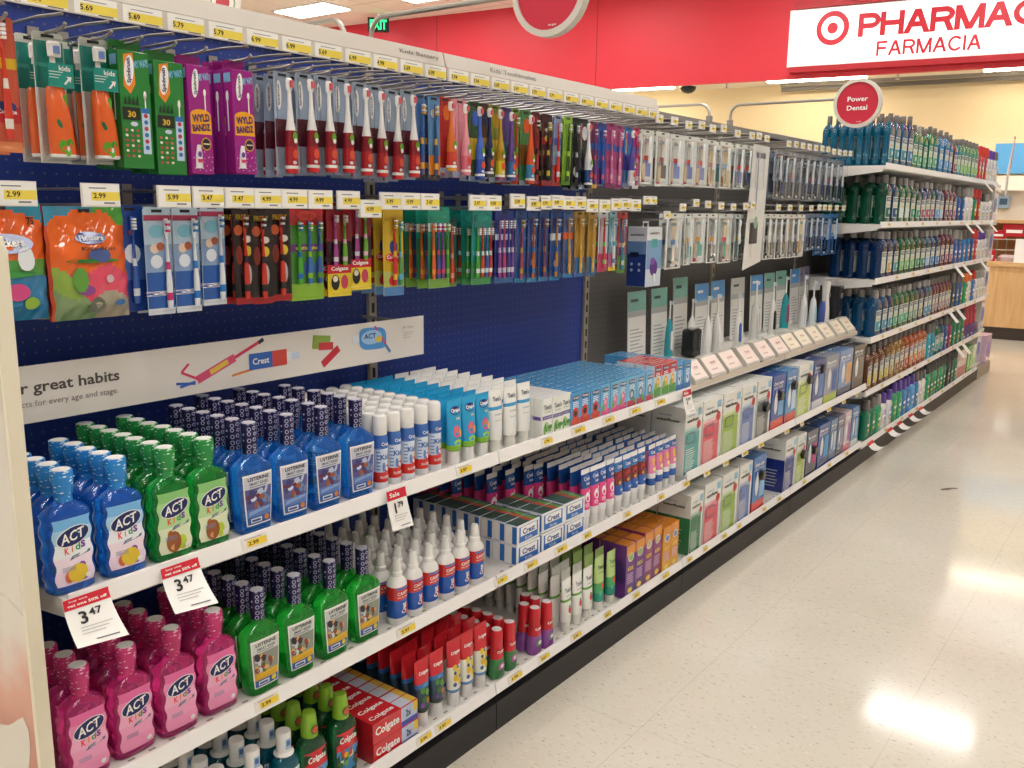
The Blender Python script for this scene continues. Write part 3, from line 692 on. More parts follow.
def redbox(w, h, lw): return Tpl('stock_box', 'box').part('carton', MB().rbox(-.11, .11, -w/2, w/2, 0, h, gloss('#b81f2e'), .004)).part('label', MB().rect(-lw/2, lw/2, h*.25, h*.6, lambda u, v, e: (u, -w/2 - e, v), W_, .002)) 
for i, (u, z, w, h, l) in enumerate(((2.96, 1.22, .17, .11, 'red carton on the wire rack over the counter'), (3.14, 1.25, .26, .16, 'larger red carton beside a wire rack over the counter'), (2.90, .951, .15, .14, 'small red carton standing on the pharmacy counter'))):
    t_ = Tpl('stock_box', 'box'); t_.part('carton', MB().rbox(-w/2, w/2, -.08, .08, 0, h, gloss('#b81f2e'), .004)); t_.part('label', MB().rect(-w*.35, w*.35, h*.3, h*.55, side(-.08), W_, .001))
    p = cf(u, z, -.62 if z > 1 else -.25); put(t_, p, l, 'red cartons at the pharmacy', rz=TH)
t_ = Tpl('wire_rack', 'wire rack'); wr = MB()
for z in (.955, 1.08, 1.215): wr.tube([cf(2.75, z, -.52), cf(3.6, z, -.52)], .006, STEEL); wr.tube([cf(2.75, z, -.72), cf(3.6, z, -.72)], .006, STEEL)
for k in range(9): u = 2.75 + .106 * k; wr.tube([cf(u, .953, -.52), cf(u, 1.215, -.52), cf(u, 1.215, -.72), cf(u, .953, -.72)], .005, STEEL)
t_.part('wires', wr); put(t_, (0, 0, 0), 'small metal wire rack standing on the pharmacy counter')
t_ = Tpl('counter_notice', 'notice'); t_.part('board', MB().prism([(-.09, 0), (.09, 0), (.09, .28), (-.09, .28)], lambda u, v, e: (u, -e, v), 0, .008, W_)); t_.part('foot', MB().box(-.09, .09, -.05, .05, -.004, 0, W_)); put(t_, tuple(Vector(cf(3.27, .955, -.12))), 'white notice board propped on the pharmacy counter', rz=TH)
t_ = Tpl('wall_dispenser', 'dispenser'); t_.part('body', MB().rbox(-.07, .07, -.05, .05, 0, .17, M('#8aa0b4', .4), .01)); t_.part('window', MB().rect(-.045, .045, .05, .13, side(-.05), M('#3e566e', .3), .001)); put(t_, cf(2.97, 1.60, -.80), 'small blue grey dispenser on the cream panel behind the counter', rz=TH)
t_ = Tpl('paper_bag', 'bag'); t_.part('bag', MB().loft([(0, .07, .10, 3), (.05, .075, .11, 2.6), (.08, .05, .07, 2.4)], M('#c9b7b9', .6), 14)); put(t_, cf(3.1, .951, -.30), 'crumpled pale bag lying on the pharmacy counter')

# ---- the gondola: seven bays of shelving in one run
def bay(i, y, L, board, zs):
    G = Tpl('shelving_bay', 'store shelving')
    G.part('pegboard_panel', MB().box(XB - .012, XB, y + .012, y + L - .012, .11, 1.93, board))
    for yy in ((y,) if i < 6 else (y, y + L)):
        u = MB().box(XB - .03, XB + .012, yy - .0155, yy + .0155, .0, 1.928, M('#a9a193', .4))
        for k in range(36): u.rect(yy - .006, yy + .006, .16 + .05 * k, .19 + .05 * k, at(XB + .012), K_, .0006)
        G.part('upright', u)
    for z in zs:
        XF = -1.562 if z == .824 else -1.482
        k = MB().box(XB + .013, XF, y + .004, y + L - .004, z - .022, z, SHELF)
        for yy in (y + .006, y + L - .009):      # end bracket, deeper at the back
            k.prism([(XB + .012, z - .085), (XB + .16, z - .075), (XF - .02, z - .034), (XF - .02, z - .022), (XB + .012, z - .022)], lambda u, v, e, yy=yy: (u, yy - e, v), 0, -.003, SHELF)
        for q in range(26): k.rect(y + .06 + q * .044, y + .075 + q * .044, XF * -1 + .03, XF * -1 + .036, lid(z), M('#8b857c', .6), .0006)
        G.part('shelf', k)
        G.part('price_channel', MB().prism([(XF - .006, z + .016), (XF - .001, z + .016), (XF + .006, z - .017), (XF + .002, z - .020), (XF - .006, z - .020)] if z != .824 else [(XF - .006, z + .003), (XF + .001, z + .003), (XF + .003, z - .012), (XF + .001, z - .014), (XF - .006, z - .014)], lambda u, v, e: (u, y + L * .5 + e, v), -(L / 2 - .003), L / 2 - .003, LIP if z != .824 else M('#cdbfae', .4)), None, 'shelf')
    G.part('kick_base', MB().box(XB, XF + .006, y + .002, y + L - .002, .0, .092, M('#1f1d20', .45)))
    G.part('top_rail', MB().box(XB - .03, XB + .02, y + .001, y + L - .001, 1.93, 1.955, GREYP))
    return G
BLU, GRY = pegboard('blue_pegboard', '#1a3a92', '#5d6488'), pegboard('grey_pegboard', '#666463', '#343232')
FZ = [1.800, 1.462, 1.130, .775, .445, .115]
for i, (y, L, bd, zs, lb) in enumerate(((YN, 1.22, BLU, [Z1, Z2, Z3], 'blue pegboard shelving bay with three white shelves beside the end panel'), (YA, 1.22, BLU, [Z1, Z2, Z3], "blue pegboard shelving bay under the Kids' Toothbrushes header"), (YB, 1.22, GRY, [.824, ZM, Z3], 'grey pegboard shelving bay next to the blue ones'), (YC, 1.22, GRY, [.824, ZM, Z3], 'grey pegboard shelving bay next to the mouthwash shelves'),
    (YD, 1.23, GRY, FZ, 'mouthwash shelving bay with six shelves next to the toothbrush display'), (6.82, 1.23, GRY, FZ, 'middle mouthwash shelving bay with six shelves'), (8.05, 1.23, GRY, FZ, 'mouthwash shelving bay with six shelves at the far end'))):
    put(bay(i, y, L, bd, zs), (0, 0, 0), lb)
bk = Tpl('rear_shelving', 'store shelving'); bk.part('back_panel', MB().box(XB - .06, XB - .03, YN, YE, 0, 1.94, GREYP)); bk.part('kick_base', MB().box(XB - .5, XB - .06, YN, YE, 0, .12, M('#37353a', .45)))
put(bk, (0, 0, 0), 'grey rear side of the shelving run facing the next aisle')

# near end panel, blurred skin-toned patch coloured onto its lower face
e = Tpl('end_panel', 'end panel'); EP = side(.645)
m = MB(); m.prism([(-2.52, 0), (XF - .014, 0), (XF - .014, 1.45), (XF - .026, 1.473), (-2.52, 1.473)], side(.645), -.020, 0, gloss('#d9d2c6')); e.part('panel', m)
e.part('edge_trim', MB().prism([(XF - .0145, 0), (XF - .003, 0), (XF - .003, 1.45), (XF - .016, 1.476), (XF - .026, 1.474), (XF - .0145, 1.45)], side(.645), -.021, .003, M('#ded6bf', .4)), 'cream edge strip')
g = NT('skin_tone_fade', .3); v_, c_ = g.coords(); skin = g.out(g.ramp(g.math('ADD', g.math('MULTIPLY', c_[2], .9), g.math('MULTIPLY', g.noise(v_, 9, 2), .3)), [(0.52, lin('#b0644c')), (.78, lin('#cf957d')), (.90, lin('#d9d2c6'))]))
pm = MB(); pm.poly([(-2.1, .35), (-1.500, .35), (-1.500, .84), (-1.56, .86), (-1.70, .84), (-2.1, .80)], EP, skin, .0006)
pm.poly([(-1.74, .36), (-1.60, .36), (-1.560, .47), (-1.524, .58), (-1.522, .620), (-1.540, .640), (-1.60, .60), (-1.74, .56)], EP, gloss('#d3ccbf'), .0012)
e.part('printed_picture', pm, 'blurred skin-toned patch'); put(e, (0, 0, 0), 'glossy white end panel with blurred skin-toned patch at the near end of the shelves')

# far endcap
e = Tpl('endcap_unit', 'store shelving'); ec = M('#cfc8bd', .45)
e.part('back_panel', MB().box(-2.45, -1.50, YE + .005, YE + .03, 0, 1.95, ec))
for z in (.115, .445, .775, 1.13, 1.462, 1.800): e.part('shelf', MB().box(-2.42, -1.52, YE + .03, YE + .42, z - .03, z, SHELF))
e.part('kick_base', MB().box(-2.45, -1.47, YE + .005, YE + .66, 0, .105, M('#9a8d80', .45)))
e.part('side_sign', MB().prism([(0, 1.70), (.16, 1.70), (.36, 2.24), (.30, 2.18), (0, 1.90)], lambda u, v, e_: (-1.475 + e_, YE + .34 + u * .55, v), 0, .008, M('#d8d2ca', .4)).prism([(.20, 1.95), (.36, 2.25), (.385, 2.25), (.235, 1.95)], lambda u, v, e_: (-1.475 + e_, YE + .34 + u * .55, v), -.001, .010, RED), 'slanted card with red edge')
put(e, (0, 0, 0), 'pale endcap shelving unit closing the far end of the run')
wb = Tpl('hanging_pack', 'box'); wb.part('carton', MB().rbox(-.05, .05, -.13, .13, 0, .26, gloss('#e9e6e2'), .004)); wb.part('label', MB().oval(0, .15, .08, .07, at(.05), M('#5b74b4', .4), .001).rect(-.1, .1, .03, .06, at(.05), M('#c9b6cf', .4), .001))
for i, z in enumerate((.116, .446, .776, 1.131, 1.463)):
    put(wb, (-1.575, YE + .245, z), f'white carton with blue oval on the endcap side, {ORD[i+1]} shelf up', 'white endcap cartons')
wb = Tpl('endcap_carton', 'box'); wb.part('carton', MB().rbox(-.06, .06, -.12, .12, 0, .27, gloss('#d7b9cf'), .004)); wb.part('label', MB().rect(-.09, .09, .05, .2, at(.06), M('#8d6fae', .4), .001)); put(wb, (-1.54, YE + .53, .105), 'pink and lilac carton on the endcap base')

# header signs and the long price strip above the blue sections
def header(y0, y1, word, wu):
    h = Tpl('header_sign', 'shelf header'); HX = -1.68
    h.part('board', MB().prism([(HX, 1.900), (HX + .004, 1.900), (HX - .006, 1.937), (HX - .010, 1.937)], lambda u, v, e: (u, y0 + .004 + e, v), 0, y1 - y0 - .008, M('#cfc9c0', .4)))
    if word: h.part('lettering', MB().text(word, wu, 1.918, .0125 * len(word), .014, lambda u, v, e: (HX + .003 - (v - 1.900) * .2 + e, u, v), M('#6d6862', .5), .001))
    b = MB(); 
    for y in (y0 + .05, y1 - .05): b.tube([(XB + .01, y, 1.925), (HX - .006, y, 1.915)], .007, GREYP)
    h.part('bracket', b); return h
put(header(YN, YA, 'Kids Battery', 1.83), (0, 0, 0), 'beige header board over the blue pegboard section nearest the end panel')
put(header(YA, YB, "Kids' Toothbrushes", 2.24), (0, 0, 0), "beige header board reading Kids' Toothbrushes over the second blue section")
SX = -1.672
def price_strip(y0, y1):
    t = Tpl('price_strip', 'price strip'); F = at(SX)
    t.part('channel', MB().prism([(SX - .004, 1.864), (SX, 1.864), (SX, 1.898), (SX - .004, 1.898)], lambda u, v, e: (u, y0 + .004 + e, v), 0, y1 - y0 - .008, M('#d2ccc2', .4)))
    ps = ['3.94', '3.94', '5.69', '5.69', '5.79', '5.79', '6.99', '6.99', '5.69', '6.99', '4.99', '5.69', '6.99', '5.99']
    n = 13; st = (y1 - y0) / n
    for i in range(n):
        yc = y0 + st * (i + .5); g = MB(); w = st * .44
        g.rect(yc - w, yc + w, 1.8655, 1.897, F, W_, .0008); g.rect(yc - w * .72, yc + w, 1.869, 1.885, F, M('#efd958', .45), .0012)
        g.text(ps[i], yc - w * .45, 1.8775, .024, .010, F, K_, .0016, .02); g.rect(yc - w * .6, yc + w * .5, 1.889, 1.8905, F, M('#8c8c8a', .5), .0012); g.rect(yc + .1 * w, yc + w * .8, 1.8665, 1.8685, F, M('#77767a', .5), .0012)
        t.part('price_tag', g)
    return t
put(price_strip(YN, YA), (0, 0, 0), 'long strip of white and yellow price tags over the section nearest the end panel')
put(price_strip(YA, YB), (0, 0, 0), 'long strip of white and yellow price tags under the Kids\' Toothbrushes header')

# round signs on bent poles
def ring_sign(word1, word2, r):
    t = Tpl('round_sign', 'sign'); F = lambda u, v, e: (u, -e, v); n = 40
    m = MB(); rim = M('#cfcac0', .4); o = len(m.v); vs = []
    for a, b in ((r * 1.0, -.012), (r * 1.0, .012), (r * .86, .014), (r * .86, -.012)):
        vs += [F(a * math.cos(2*PI*i/n), a * math.sin(2*PI*i/n), b) for i in range(n)]
    m.add(vs, [(k*n + i, k*n + (i+1) % n, ((k+1) % 4)*n + (i+1) % n, ((k+1) % 4)*n + i) for k in range(4) for i in range(n)], rim)
    t.part('rim', m, 'pale grey rim'); t.part('disc', MB().prism([(r * .87 * math.cos(2*PI*i/n), r * .87 * math.sin(2*PI*i/n)) for i in range(n)], F, -.008, .008, M('#c2203a', .4)))
    l = MB()
    if word2: l.text(word1, 0, r * .17, r * .84, r * .20, F, W_, .011, .02); l.text(word2, 0, -r * .19, r * .84, r * .20, F, W_, .011, .02)
    l.text('target', r * .12, -r * .76, r * .22, r * .05, F, W_, .011); t.part('lettering', l); return t
POLE = metal('#b8b4ac')
def bent_pole(x1, z, flat=True):
    t = Tpl('sign_pole', 'sign pole'); pts = [(0, 0, 0), (0, 0, z - .05)]; sg = 1 if x1 > 0 else -1
    for k in range(1, 6): a = PI / 2 * k / 5; pts.append((sg * .05 * (1 - math.cos(a)), 0, z - .05 + .05 * math.sin(a)))
    pts.append((x1, 0, z)); t.part('tube', MB().tube(pts, .0075, POLE, 8)); t.part('socket', MB().box(-.012, .012, -.012, .012, 0, .03, GREYP)); return t
PX = XB - .015
put(bent_pole(.523, .107), (PX, 1.965, 1.956), 'bent grey pole carrying the round red sign over the blue section')
put(bent_pole(-.45, .09), (PX, 1.86, 1.956), 'bent grey pole pointing away over the next aisle behind the blue section')
put(bent_pole(.523, .105), (PX, 4.526, 1.956), 'bent grey pole carrying the round Power Dental sign')
put(bent_pole(-.45, .088), (PX, 4.275, 1.956), 'bent grey pole pointing away over the next aisle beside Power Dental')
put(ring_sign('', '', .112), (-1.362, 1.965, 2.064), 'round red sign with pale rim held over the blue section, partly cut by the frame')
put(ring_sign('Power', 'Dental', .112), (-1.356, 4.526, 2.037), 'round red Power Dental sign with pale rim')
t_ = Tpl('hanging_ring', 'hanging sign'); F_ = lambda u, v, e: (u, -e, v)
t_.part('disc', MB().prism([(.14 * math.cos(2*PI*i/32), .14 * math.sin(2*PI*i/32)) for i in range(32)], F_, -.01, .01, M('#dcd6cc', .4)).oval(0, 0, .10, .10, F_, M('#7f9a72', .4), .0105, 28).oval(0, 0, .088, .088, F_, M('#e4ded4', .4), .011, 28).oval(0, 0, .055, .055, F_, M('#b9404c', .4), .0115, 24))
t_.part('cord', MB().tube([(0, 0, .14), (0, 0, 1.53)], .003, POLE)); put(t_, (-6.15, 4.5, 3.02), 'small round hanging sign with red centre under the ceiling beyond the header', rz=.5)
# ------------------------------------------------------------------ goods on the near shelves
DOTCAP = ringed('dotted_shrink_band', '#141040', '#b4b6de', 80, .27, .37)
def actcap(n, a, b): return flecked(n, a, b, 150, .30, (.6, .6, 1.5))
blue_act = act_bottle(liquid('#2488fc'), actcap('blue_shrink_band', '#1f86d4', '#cfe6f7'), ['#f0d9ec', '#f4e2ee', '#eef2f8', '#a9d2f0', '#78b9ea'], [(.004, .034, .018, .016, '#e7c53a'), (.012, .045, .007, .007, '#8e4aa8'), (-.012, .030, .008, .010, '#d86a4a'), (.014, .026, .009, .007, '#4f74c0')])
green_act = act_bottle(liquid('#1cb84c'), actcap('green_shrink_band', '#1d8f46', '#cbe8cf'), ['#e5e9c9', '#dfe9c4', '#b7dc9e', '#a3d48e', '#8cc97a'], [(-.006, .036, .016, .020, '#9c5a2c'), (-.013, .051, .006, .008, '#a8652f'), (.012, .032, .010, .014, '#bcd23e'), (-.004, .026, .010, .006, '#d9a06a')])
pink_act = act_bottle(liquid('#ff46a8'), actcap('pink_shrink_band', '#c92d74', '#f2c6dc'), ['#f29ac0', '#f2a3c6', '#f4b1cf', '#ee8fb9', '#e66ea6'], [])
Y1 = [.748, .844]
files(blue_act, 'blue wavy kids mouthwash bottle', 'blue wavy mouthwash', [.748, .845], Z1, -1.540, .0495, [4, 5])
files(green_act, 'green wavy kids mouthwash bottle', 'green wavy mouthwash', [.946, 1.033], Z1, -1.538, .0490, [7, 7])
files(pink_act, 'pink wavy kids mouthwash bottle', 'pink wavy mouthwash', [.748, .843, .937, 1.038], Z2, -1.540, .058, [4, 4, 4, 4])
blue_l = smart_rinse(liquid('#2690f8'), DOTCAP, '#cfd2dc', ('#5f7fc0', '#5a5a94', 3, ['#5f8fc8', '#e0c3b0', '#6a2f4c', '#b7c8e4', '#3c3f7a', '#d5dcee', '#9a5a3a'], '#8aa6d8', False))
green_l = smart_rinse(liquid('#24c844'), DOTCAP, '#d2d6cf', ('#d8a830', '#8f958a', 8, ['#a8322c', '#3f6d3a', '#5b5f70', '#d8b070', '#2c2f3c', '#8f4a34', '#c9cfd8'], '#e2b52c', True))
files(blue_l, 'clear blue kids rinse bottle, dotted cap', 'blue kids rinse', [1.137, 1.237, 1.340, 1.444], Z1, -1.536, .0505, [6, 7, 7, 6])
files(green_l, 'clear green kids rinse bottle, dotted cap', 'green kids rinse', [1.138, 1.240, 1.347, 1.452], Z2, -1.534, .0495, [6, 6, 6, 6])
can = foam_can()
files(can, 'white-capped slim toothpaste pump with red foot', 'slim toothpaste pumps', [1.526, 1.575, 1.624, 1.673, 1.727], Z1, -1.538, .0415, 9)
ora = tube_tpl(.058, .164, .036, [(.052, '#7fb92e'), (.2, '#2aa3d8')], [('Orajel', 0, .137, .034, .012, '#ffffff'), ('kids', .006, .118, .014, .006, '#f4e26a')], None, [(0, .137, .020, .011, '#1c2a6e'), (-.003, .086, .012, .016, '#d95a94'), (-.004, .090, .006, .007, '#c98a5a'), (.011, .080, .005, .010, '#e9b23c'), (0, .058, .014, .008, '#9ccc3c')])
files(ora, 'blue-green toothpaste tube on white cap', 'blue and green tubes', [1.797, 1.858, 1.914], Z1, -1.530, .046, [9, 9, 9], shrink=spare(ora))
toms = tube_tpl(.059, .166, .03, [(.112, '#efefec'), (.121, '#3fa0d8'), (.2, '#f1f1ee')], [("Tom's", 0, .141, .034, .013, '#26344f'), ('toothpaste', 0, .100, .03, .006, '#7f93a8'), ('fluoride free', 0, .085, .028, .004, '#9aa6b2')], M('#e4e2da', .4), [(.008, .066, .008, .010, '#d5e2ea')])
files(toms, 'plain white toothpaste tube with blue band', 'white tubes with blue band', [1.976, 2.042, 2.106], Z1, -1.528, .046, [9, 9, 9], shrink=spare(toms))
tb = toms_box()
files(tb, 'white toothpaste carton with green leaves', 'leafy white cartons', [2.186, 2.238, 2.290], Z1, -1.512, .0415, 8)
bx = [kid_box('#4f9fd8', '#c8402c', [(0, .044, .018, .018, '#d8432c'), (0, .044, .010, .009, '#3a2a22')]), kid_box('#6fb6de', '#d8478a', [(.002, .045, .012, .020, '#e26ca6'), (0, .052, .006, .007, '#e9c7a4'), (-.012, .036, .008, .012, '#5fae4c')]), kid_box('#7fbfe6', '#b23440', [(0, .048, .014, .017, '#4a5a80'), (0, .048, .009, .010, '#c8ccd8'), (.016, .03, .007, .009, '#4f9a4a')]),
      kid_box('#cfe3ea', '#4f9a3c', [(0, .046, .013, .018, '#e0a02c'), (0, .05, .006, .007, '#f0d9a0'), (-.014, .036, .009, .012, '#6cb04a')], '#cf2a33'), kid_box('#5aa6dc', '#2f74b8', [(0, .046, .012, .017, '#d9e6f2'), (0, .05, .006, .007, '#3a5a9a')])]
y = 2.336; names = ['blue toothpaste carton with red picture', 'blue toothpaste carton with pink picture', 'blue toothpaste carton with grey picture', 'red-topped toothpaste carton with yellow picture', 'blue toothpaste carton with white picture']
for k, cnt in enumerate((3, 3, 3, 3, 2)):
    ys = [y + .0612 * i for i in range(cnt)]; y += .0612 * cnt
    files(bx[k], names[k], 'kids toothpaste cartons', ys, Z1 + (.0155 if k == 3 else 0), -1.512, .0395, 8 if k != 3 else 4)
    if k == 3:
        sp = Tpl('riser_tray', 'tray'); sp.part('tray', MB().box(-1.70, -1.492, ys[0] - .029, ys[-1] + .029, Z1, Z1 + .0150, M('#c2b9ab', .4))); put(sp, (0, 0, 0), 'low pale tray under the red-topped cartons')

# middle shelf
cb = crest_bottle()
files(cb, 'white rinse bottle with red-blue label', 'white rinse bottles', [1.566, 1.631, 1.695, 1.759, 1.824, 1.888], Z2, -1.530, .0535, [7, 7, 7, 7, 6, 5])
lc = lying_carton(.118, .046, .0635, '#eef0f0', '#5f7a8a', '#e9ecee', 'crest')
for i, (y, n0, nd, nz) in enumerate(((2.112, 0, 9, 2), (2.245, 0, 4, 2), (2.372, 0, 2, 2))):
    for j in range(nd):
        for k in range(nz):
            put(lc, (-1.524 - .047 * (j + n0) + R(-.002, .002), y + R(-.003, .003), Z2 + .0642 * k), f'blue and white toothpaste carton, {("lower", "upper")[k]} layer, {depth_word(j, nd)}, {ORD[i+1]} stack from near end', 'stacked blue and white cartons', rz=R(-.03, .03))
kit = tube_tpl(.053, .188, .034, [(.060, '#f0eef0'), (.128, '#e64a90'), (.173, '#1f4f9c'), (.2, '#efeef0')], [('Crest', 0, .158, .032, .012, '#ffffff'), ('kids', .004, .142, .02, .008, '#dfe9f7')], None, [(0, .158, .020, .013, '#2a63b8'), (-.002, .100, .013, .016, '#f3eef0'), (.012, .116, .005, .006, '#f7b9d4'), (-.006, .075, .010, .008, '#f4a3c6')])
files(kit, 'pink and blue toothpaste tube, white cap', 'pink and blue tubes', [2.475, 2.527, 2.578, 2.630], Z2, -1.530, .046, [9, 9, 9, 9], shrink=spare(kit))
files(kit, 'pink-blue toothpaste tube behind stacked cartons', 'pink and blue tubes behind cartons', [2.16, 2.235, 2.31, 2.385, 2.43], Z2, -1.66, .05, [6, 6, 6, 6, 6], shrink=spare(kit), start=[3.4, 1.6, 1.3, .8, .6])
car = tube_tpl(.053, .180, .034, [(.056, '#f0f0f2'), (.090, '#2a5fb4'), (.136, '#7a2a33'), (.165, '#3f86cc'), (.19, '#f0f0f2')], [('Crest', 0, .151, .032, .012, '#ffffff'), ('kids', .004, .074, .02, .008, '#dfe9f7')], None, [(0, .151, .020, .011, '#23479c'), (-.003, .117, .014, .012, '#b4302c'), (.008, .104, .010, .008, '#2a2c38'), (-.006, .098, .008, .006, '#d9a04a')])
files(car, 'red and blue toothpaste tube, white cap', 'red and blue tubes', [2.692, 2.748, 2.806, 2.862], Z2, -1.530, .046, [9, 9, 9, 9], shrink=spare(car))
prn = tube_tpl(.053, .178, .034, [(.060, '#2a5fb4'), (.078, '#f0eef0'), (.140, '#e887b4'), (.164, '#4a7fc8'), (.19, '#f0eef0')], [('Crest', 0, .152, .032, .012, '#ffffff')], None, [(0, .152, .020, .011, '#23479c'), (-.004, .118, .009, .014, '#f0c93c'), (.008, .112, .007, .012, '#e25a8c'), (0, .092, .010, .008, '#f2e39a')])
files(prn, 'pink and yellow toothpaste tube, white cap', 'pink and yellow tubes', [2.940, 2.998, 3.056, 3.112], Z2, -1.530, .046, [9, 9, 9, 9], shrink=spare(prn))

# bottom shelf
teal = teal_bottle()
files(teal, 'teal rinse bottle with white cap', 'teal rinse bottles', [1.020, 1.112, 1.203], Z3, -1.540, .056, [4, 4, 5])
cr = colgate_rinse()
files(cr, 'dark green rinse bottle, lime cap', 'dark green rinse bottles', [1.278, 1.379], Z3, -1.536, .056, [4, 5])
cl = lying_carton(.165, .040, .056, '#cf2530', '#cf2530', '#b31f2a', 'colgate')
for j in range(8):
    for k in range(1 if j == 99 else 2):
        put(cl, (-1.515 - .0408 * j + R(-.001, .001), 1.527, Z3 + .0566 * k), f'red toothpaste carton lying flat, {("lower", "upper")[k]} layer, {depth_word(j, 8)}', 'flat red cartons')
tm = tube_tpl(.057, .178, .038, [(.052, '#2a3a34'), (.104, '#2f4a5c'), (.116, '#3f74b4'), (.2, '#cf2431')], [('Colgate', 0, .143, .036, .011, '#ffffff')], M('#e9e6e4', .4), [(-.008, .098, .008, .009, '#4d8a3c'), (.008, .090, .008, .009, '#5f9a3c'), (-.004, .074, .009, .009, '#3c6f30'), (.010, .068, .007, .008, '#c97a2c'), (-.011, .060, .006, .007, '#7a4a9c'), (.002, .110, .010, .005, '#4a90c8')])
files(tm, 'red-topped toothpaste tube with dark green picture', 'red and dark green tubes', [1.662, 1.722], Z3, -1.530, .046, [9, 9], shrink=spare(tm))
mi = tube_tpl(.057, .184, .038, [(.048, '#5f93cc'), (.112, '#e6e4d8'), (.2, '#cf2431')], [('Colgate', 0, .148, .036, .011, '#ffffff')], M('#e9e6e4', .4), [(-.007, .108, .008, .009, '#e9c83a'), (.009, .094, .008, .009, '#e9c83a'), (-.006, .080, .009, .010, '#e0b92e'), (.008, .068, .008, .010, '#e9c83a'), (-.010, .062, .006, .006, '#3c5f9c'), (.004, .108, .004, .004, '#55606c'), (-.008, .094, .005, .005, '#4a4f58'), (.010, .082, .005, .004, '#3c5f9c')])
files(mi, 'red-topped toothpaste tube with yellow picture', 'red and yellow tubes', [1.792, 1.853, 1.915], Z3, -1.530, .046, [8, 8, 8], shrink=spare(mi))
rg, rp = red_twin('#3f7f4c'), red_twin('#8f4f9e')
files(rg, 'red toothpaste bottle, green skirted foot', 'red bottles with green foot', [1.990, 2.054], Z3, -1.528, .0425, [5, 7])
files(rp, 'red toothpaste bottle, purple skirted foot', 'red bottles with purple foot', [2.182, 2.242], Z3, -1.520, .0425, [2, 3])
tw = tube_tpl(.056, .168, .028, [(.098, '#efefe9'), (.106, '#6fae4e'), (.2, '#f0f0ea')], [("Tom's", 0, .134, .034, .014, '#26344f'), ('toothpaste', 0, .116, .03, .006, '#7f93a8')], M('#e9e7e0', .4), [(.002, .070, .009, .011, '#c9323a'), (.002, .082, .006, .004, '#4f9a3c'), (.002, .050, .010, .004, '#d9cfc4')])
files(tw, 'white toothpaste tube with red berry print', 'white tubes with red berry', [2.376, 2.444, 2.510], Z3, -1.530, .046, [9, 9, 9], shrink=spare(tw))
tg = tube_tpl(.058, .180, .028, [(.060, '#2a9a86'), (.094, '#4fae6c'), (.2, '#bcd98a')], [("Tom's", 0, .146, .034, .014, '#26344f'), ('toothpaste', 0, .128, .03, .006, '#3f6a4c')], M('#e9e7e0', .4), [(.002, .082, .010, .010, '#e0622c'), (-.01, .060, .006, .008, '#3fb08c')])
files(tg, 'light green toothpaste tube with orange print', 'light green tubes', [2.586, 2.660], Z3, -1.530, .046, [8, 8], shrink=spare(tg))
pb, yb = tall_box(.062, .055, .190, '#6a2f86', '#4a2a6e', '#8fae6a'), tall_box(.066, .055, .175, '#e0962c', '#d9a52c', '#5f8fc0')
pm_ = tall_box(.066, .055, .198, '#8a3074', '#7a2a62', '#c9b08a')
files(pb, 'purple rinse carton with orange top', 'purple rinse cartons', [2.742, 2.808], Z3, -1.518, .057, [3, 3])
files(pm_, 'taller plum rinse carton with orange top', 'plum rinse cartons', [2.878, 2.950], Z3, -1.518, .057, [5, 5])
files(yb, 'yellow orange rinse carton', 'yellow rinse cartons', [3.022, 3.094], Z3, -1.518, .057, [5, 5])

# ------------------------------------------------------------------ flosser and toothbrush boxes, grey sections
def db(lst, z, d, back):
    for (y0, y1, h, col, nm, desc, kind) in lst:
        w = y1 - y0 - .012
        h += .012
        if kind == 'w': t = device_box(w, d, h, col, 'waterflosser', sidecol=(col if 'dark green' in desc else None))
        elif kind == 'n': t = device_box(w, d, h, col, 'waterflosser', sidecol=col)
        else: t = brush_box(w, d, h, col, kind[0], kind[1], kind[2])
        y0 -= .03; y1 -= .03
        for j in range(back):
            put(t, (-1.495 - d / 2 - (d + .004) * j, (y0 + y1) / 2, z), f'{desc}, ' + ('front one' if j == 0 else ORD[j+1] + ' one back'), 'boxed power dental devices', rz=R(-.012, .012))
db([(3.170, 3.328, .262, '#4fa3a0', '', 'white flosser box with teal panel on middle shelf', 'w'), (3.330, 3.522, .262, '#d84c60', '', 'white flosser box with rose red panel on middle shelf', 'w'), (3.527, 3.722, .262, '#93b33c', '', 'white flosser box with lime panel on middle shelf', 'w'), (3.727, 3.895, .262, '#5f79b8', '', 'white flosser box with blue panel on middle shelf', 'w'),
    (3.900, 4.078, .262, '#5c6166', '', 'white flosser box with grey panel on middle shelf', 'w'), (4.084, 4.260, .256, '#2f4d9c', '', 'blue toothbrush box with red foot on middle shelf', ('#d8452f', '#7fb2e0', 'Oral care')), (4.268, 4.430, .256, '#3f86c0', '', 'light blue toothbrush box with red foot on middle shelf', ('#d8452f', '#c9dced', 'Oral care')), (4.436, 4.655, .262, '#b9cf5a', '', 'white flosser box with pale lime panel on middle shelf', 'w'),
    (4.662, 4.850, .255, '#3c4f8a', '', 'slate blue toothbrush box on middle shelf', ('#d0d4de', '#5f86c8', 'Sonic')), (4.856, 5.085, .255, '#8f97a8', '', 'grey toothbrush box with lime foot on middle shelf', ('#a9bf3c', '#4f6fae', 'Sonic')), (5.095, 5.345, .255, '#6f93c4', '', 'pale blue toothbrush box with navy foot on middle shelf', ('#26335f', '#d9a46a', 'Pro')), (5.355, 5.585, .255, '#4c4740', '', 'dark brown toothbrush box at far end of middle shelf', ('#3a3530', '#8a8378', 'Pro'))], ZM, .15, 2)
